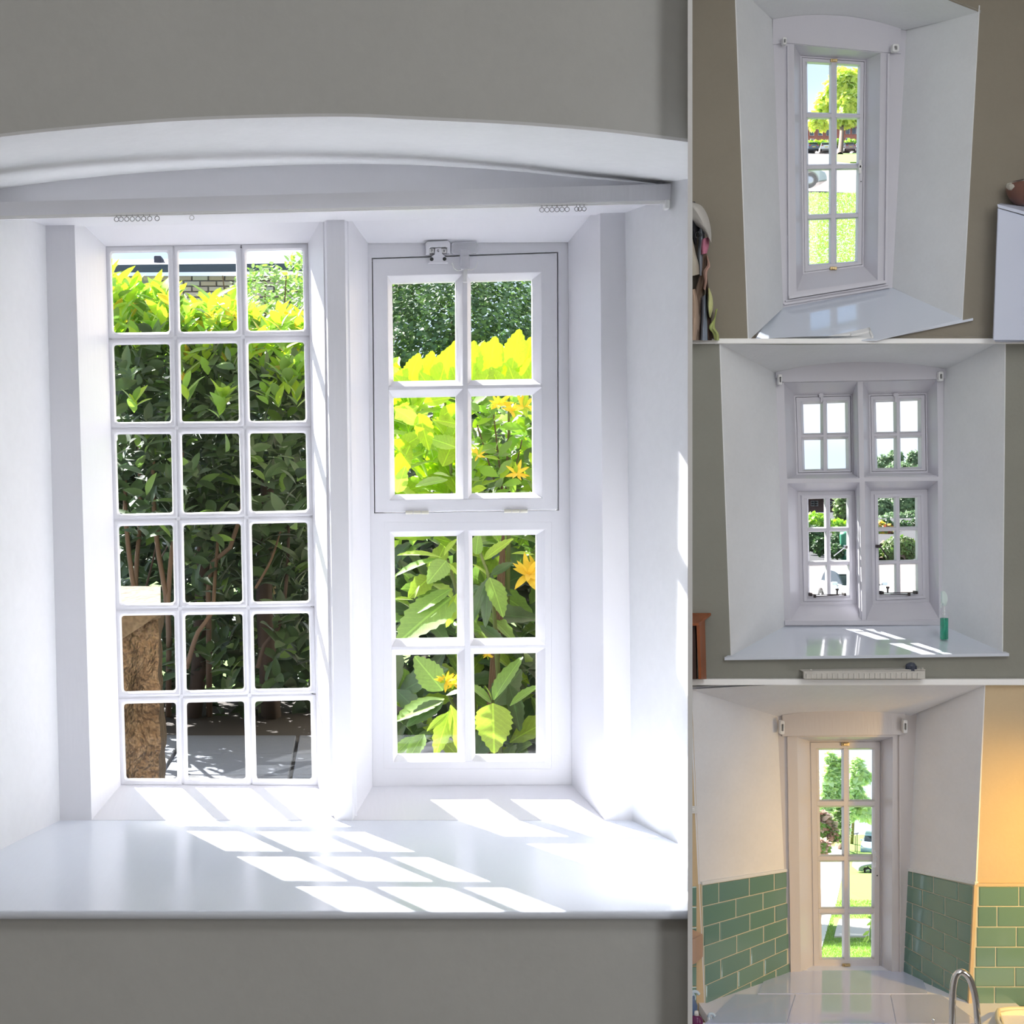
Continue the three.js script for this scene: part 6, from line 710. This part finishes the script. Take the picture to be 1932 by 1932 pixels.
// ---- middle window: paved yard, clipped bushes, tree, dark brick house, white car
{ const z = (y) => 2.1 * F / (y - CY), G = (x, y) => P(x, y, z(y));
  strip('paved_yard', z, [[1150, 1400, 1950], [1100, 1400, 1950], [1063, 1400, 1950]], pale(C(0.155, 0.125, 0.12)), 'pinkish paved yard outside the middle window');
  strip('asphalt_bed', z, [[1068, 1400, 1950], [1040, 1400, 1950], [1000, 1400, 1950], [965, 1400, 1950], [955, 1400, 1950]], pale(C(0.03, 0.03, 0.036)), 'dark asphalt behind the yard', -0.03);
  const dk = [leafMat(C(0.05, 0.13, 0.035), 0.3, 0.3), leafMat(C(0.10, 0.22, 0.05), 0.35, 0.3), LM.deep], olive = [leafMat(C(0.16, 0.22, 0.04), 0.35, 0.2), leafMat(C(0.10, 0.17, 0.04), 0.35, 0.2), LM.mid];
  treeCrown('clipped_bush', 'round clipped bush seen through the lower right light', G(1698, 1058), P(1698, 1040, z(1056)), [blob(1698, 1036, z(1056), 32, 24)], 0.08, 1800, olive, 51, 0.12, 'bush');
  treeCrown('low_shrub', 'small yellow green shrub left of the round clipped bush', G(1662, 1056), P(1662, 1050, z(1054)), [blob(1662, 1046, z(1054), 11, 12)], 0.12, 160, [LM.lime, LM.mid], 52, 0.06, 'shrub');
  treeCrown('copper_shrub', 'copper and yellow shrub above the round bush', G(1665, 1030), P(1665, 1015, 60), [blob(1662, 1003, 58, 22, 18), blob(1684, 1008, 60, 10, 12)], 0.2, 330, [LM.gold, LM.red, LM.mid], 53, 0.1, 'shrub');
  treeCrown('rounded_tree', 'large rounded green tree filling the upper part of the right lights', G(1700, 972.5), P(1700, 950, 84), [blob(1682, 945, 84, 40, 48), blob(1720, 948, 82, 36, 46), blob(1660, 965, 82, 26, 30), blob(1700, 900, 86, 34, 30), blob(1735, 905, 84, 26, 28), blob(1665, 880, 88, 18, 22), blob(1690, 866, 88, 16, 18), blob(1725, 868, 88, 14, 18), blob(1690, 982, 80, 26, 15), blob(1722, 980, 80, 22, 16), blob(1662, 985, 80, 16, 12)], 0.15, 10500, [leafMat(C(0.2, 0.33, 0.15), 0.42, 0.2), leafMat(C(0.27, 0.4, 0.18), 0.45, 0.2), leafMat(C(0.12, 0.23, 0.1), 0.35, 0.2)], 54, 0.2);
  treeCrown('back_hedge', 'dark green hedge under the rounded tree at the back of the yard', G(1700, 990), P(1700, 985, 66), [blob(1668, 995, 66, 18, 14), blob(1700, 997, 66, 20, 13), blob(1730, 996, 66, 18, 15), blob(1640, 996, 67, 16, 14)], 0.16, 1500, dk, 59, 0.1, 'hedge');
  treeCrown('maple_shrub', 'bright yellow green maple shrub in the lower left light', G(1550, 1040), P(1548, 1005, 44), [blob(1540, 985, 44, 26, 14), blob(1580, 993, 45, 22, 9), blob(1528, 992, 43, 14, 12)], 0.14, 900, [LM.young, LM.lime, LM.lime], 55, 0.1, 'shrub');
  treeCrown('dark_shrub', 'dark green shrub under the bright maple in the lower left light', G(1540, 1045), P(1540, 1025, 42), [blob(1535, 1016, 42, 20, 24), blob(1548, 1030, 41, 12, 16)], 0.11, 1100, dk, 56, 0.1, 'shrub');
  treeCrown('box_bush', 'rounded dark bush at the right of the lower left light', G(1590, 1052), P(1592, 1035, 40), [blob(1592, 1022, 40, 24, 22), blob(1578, 1040, 39, 14, 12)], 0.1, 1100, dk, 57, 0.1, 'bush');
  treeCrown('pale_tree', 'pale airy tree at the right of the lower left light', G(1592, 985), P(1592, 965, 70), [blob(1592, 958, 70, 18, 26), blob(1605, 950, 70, 14, 24)], 0.22, 520, [leafMat(C(0.3, 0.4, 0.15), 0.45, 0.2), LM.mid], 58, 0.15);
  const h = thing('brick_house', 'dark brick house with white windows behind the maple shrub', 'house', P(1550, 975, 95)), bt = new THREE.MeshStandardMaterial({ color: C(0.16, 0.10, 0.09), roughness: 0.9, map: plasterMap });
  wm('house_wall', pbox(1495, 1606, 938, 985, 95, 6, 0.05), bt, h); wm('roof', hexa([P(1490, 926, 94), P(1490, 942, 94), P(1609, 939, 94), P(1609, 924, 94)], [P(1490, 920, 100), P(1490, 938, 100), P(1609, 936, 100), P(1609, 920, 100)]), new THREE.MeshStandardMaterial({ color: C(0.07, 0.085, 0.12), roughness: 0.8 }), h);
  for (const x of [1534, 1541, 1568, 1577]) { const f = wm('window', pbox(x - 2.6, x + 2.6, 945, 955, 94.8, 0.3, 0.01), M.rail, h); wm('pane', pbox(x - 1.8, x + 1.8, 946, 949.6, 94.6, 0.2, 0.01), M.dark, f); wm('pane', pbox(x - 1.8, x + 1.8, 950.4, 954, 94.6, 0.2, 0.01), M.dark, f); }
  const bin = thing('green_post', 'green litter bin at the edge of the asphalt in the lower left light', 'bin', G(1597, 1056)); wm('bin_body', lathe([[0, 0], [0.14, 0], [0.17, 0.62], [0.15, 0.7], [0, 0.72]], G(1597, 1056), 18), new THREE.MeshStandardMaterial({ color: C(0.03, 0.22, 0.12), roughness: 0.5 }), bin);
  car('white_car', 'white car with its bonnet showing at the foot of the lower left light', G(1612, 1150), Math.PI / 2 + 3.14, 0.42, C(0.86, 0.87, 0.88)); }

// ---- kitchen window: lawn, pale path, stone slab, trees, parked cars on ground that falls away
{ const z = zList([1822, 1760, 1713, 1650, 1600, 1560], [9.4, 14, 25, 95, 140, 190]), G = (x, y) => P(x, y, z(y));
  strip('kitchen_lawn', z, [[1825, 1440, 1900], [1760, 1440, 1900], [1713, 1440, 1900], [1650, 1440, 1900], [1600, 1440, 1900], [1575, 1440, 1900]], grass, 'lawn outside the kitchen window');
  strip('garden_path', z, [[1790, 1545, 1550.5], [1774, 1544, 1555], [1725, 1540, 1569], [1713, 1540, 1576], [1648, 1535, 1590], [1610, 1535, 1594], [1598, 1535, 1596]], pale(C(0.78, 0.73, 0.68)), 'pale path along the left of the kitchen lawn', 0.012, 0.1);
  strip('stone_slab', z, [[1769, 1574, 1640], [1752, 1578, 1641], [1736, 1584, 1642]], pale(C(0.66, 0.6, 0.56)), 'pale stone slab in the kitchen lawn', 0.012, 0.08);
  const r = rng(61), tf = []; for (let i = 0; i < 16000; i++) { const y = 1700 + 122 * r(), x = 1535 + 122 * r(); if (y > 1733 && y < 1772 && x > 1572) continue; if (y < 1792 && x < lerpList([1700, 1725, 1774, 1792], [1580, 1569, 1556, 1550], y)) continue; tf.push(new THREE.Matrix4().compose(G(x, y), new THREE.Quaternion().setFromEuler(new THREE.Euler((r() - 0.5) * 0.9, r() * 6, (r() - 0.5) * 0.9)), new V3(1, 1, 1).multiplyScalar(z(y) * 0.0012 * (0.5 + r())))); }
  const gg = thing('kitchen_grass', 'tufts of grass on the lawn of the kitchen window', 'grass', G(1600, 1790)); gg.userData.kind = 'stuff'; stuff('grass_tufts', leafGeo({ L: 1, W: 0.3, n: 3, fold: 0.3, droop: 0.4 }), leafMat(C(0.26, 0.44, 0.06), 0.4, 0.1), tf, gg);
  const pm = [leafMat(C(0.72, 0.84, 0.58), 0.6, 0.2), leafMat(C(0.62, 0.78, 0.5), 0.6, 0.2), leafMat(C(0.78, 0.88, 0.45), 0.6, 0.2)];
  treeCrown('slender_tree', 'tall slender pale green tree at the left of the kitchen window', G(1566, 1600), P(1566, 1470, 130), [blob(1566, 1480, 130, 14, 55), blob(1558, 1510, 130, 14, 30), blob(1580, 1500, 130, 12, 35), blob(1585, 1445, 130, 7, 22), blob(1565, 1430, 130, 8, 16)], 0.55, 560, pm, 62, 0.16);
  treeCrown('garden_tree', 'pale green tree in the middle of the kitchen window', G(1607, 1592), P(1610, 1490, 135), [blob(1610, 1490, 135, 15, 30), blob(1615, 1450, 135, 12, 26), blob(1604, 1530, 135, 14, 24), blob(1632, 1465, 135, 14, 10), blob(1625, 1515, 135, 16, 14), blob(1635, 1535, 135, 14, 12), blob(1590, 1560, 132, 8, 26)], 0.55, 640, pm, 63, 0.16);
  treeCrown('pink_hedge', 'pinkish hedge beside the path at the left of the kitchen window', G(1552, 1612), P(1552, 1580, 118), [blob(1550, 1560, 118, 18, 30), blob(1562, 1570, 118, 12, 24), blob(1552, 1598, 116, 10, 12)], 0.5, 620, [leafMat(C(0.55, 0.3, 0.26), 0.4, 0.1), leafMat(C(0.6, 0.42, 0.36), 0.4, 0.1), LM.mid], 64, 0.2, 'hedge');
  treeCrown('green_hedge', 'green hedge beyond the pinkish one on the path', G(1584, 1602), P(1584, 1570, 128), [blob(1585, 1555, 128, 10, 34)], 0.5, 300, [LM.mid, pm[2]], 65, 0.2, 'hedge');
  car('light_blue_car', 'pale blue parked car at the right of the kitchen window', G(1648, 1606), -2.0, 1.0, C(0.4, 0.55, 0.7)); car('grey_car', 'dark grey car nearer at the right edge of the kitchen window', G(1660, 1646).add(new V3(0, 0, 0)), Math.PI, 0.75, C(0.2, 0.22, 0.26));
  const post = thing('lawn_post', 'thin black double post on the kitchen lawn', 'post', G(1616, 1620)); wm('pole', merged([tube([G(1613.5, 1607), G(1613.5, 1607).add(new V3(0, 1.35, 0))], 0.03, 3, 7), tube([G(1617, 1613), G(1617, 1613).add(new V3(0, 1.75, 0))], 0.035, 3, 7), tube([G(1610, 1607).add(new V3(0, 1.5, 0)), G(1620, 1607).add(new V3(0, 1.6, 0))], 0.03, 3, 7)]), M.iron, post);
  const tw = thing('leaf_sprig', 'drooping sprig of leaves close outside the kitchen window', 'sprig', P(1648, 1735, 9.3)), geo = leafGeo({ L: 0.055, W: 0.022, n: 5, fold: 0.2, droop: 0.3 }); wm('stem', taperTube([P(1672, 1850, 9.35), P(1672, 1760, 9.33), P(1664, 1724, 9.3), P(1650, 1736, 9.3), P(1641, 1750, 9.28), P(1637, 1765, 9.28)], 0.0025, 0.001, 12, 5), bark, tw);
  [[1648, 1738, -1, -0.6], [1643, 1748, 0.6, -1], [1640, 1756, -1, -0.8], [1638, 1764, -0.2, -1], [1638, 1765, -0.8, -1], [1652, 1735, -0.8, 0.4]].forEach(([x, y, dx, dy]) => { const q = shadow(new THREE.Mesh(geo, LM.mid)); q.name = numbered('leaf'); place(q, basis(P(x, y, 9.28), new V3(dx, dy, 0.2), new V3(0.3, 0.4, 1), 0.9)); q.position.sub(tw.position); tw.add(q); }); }

renderer.render(scene, camera);
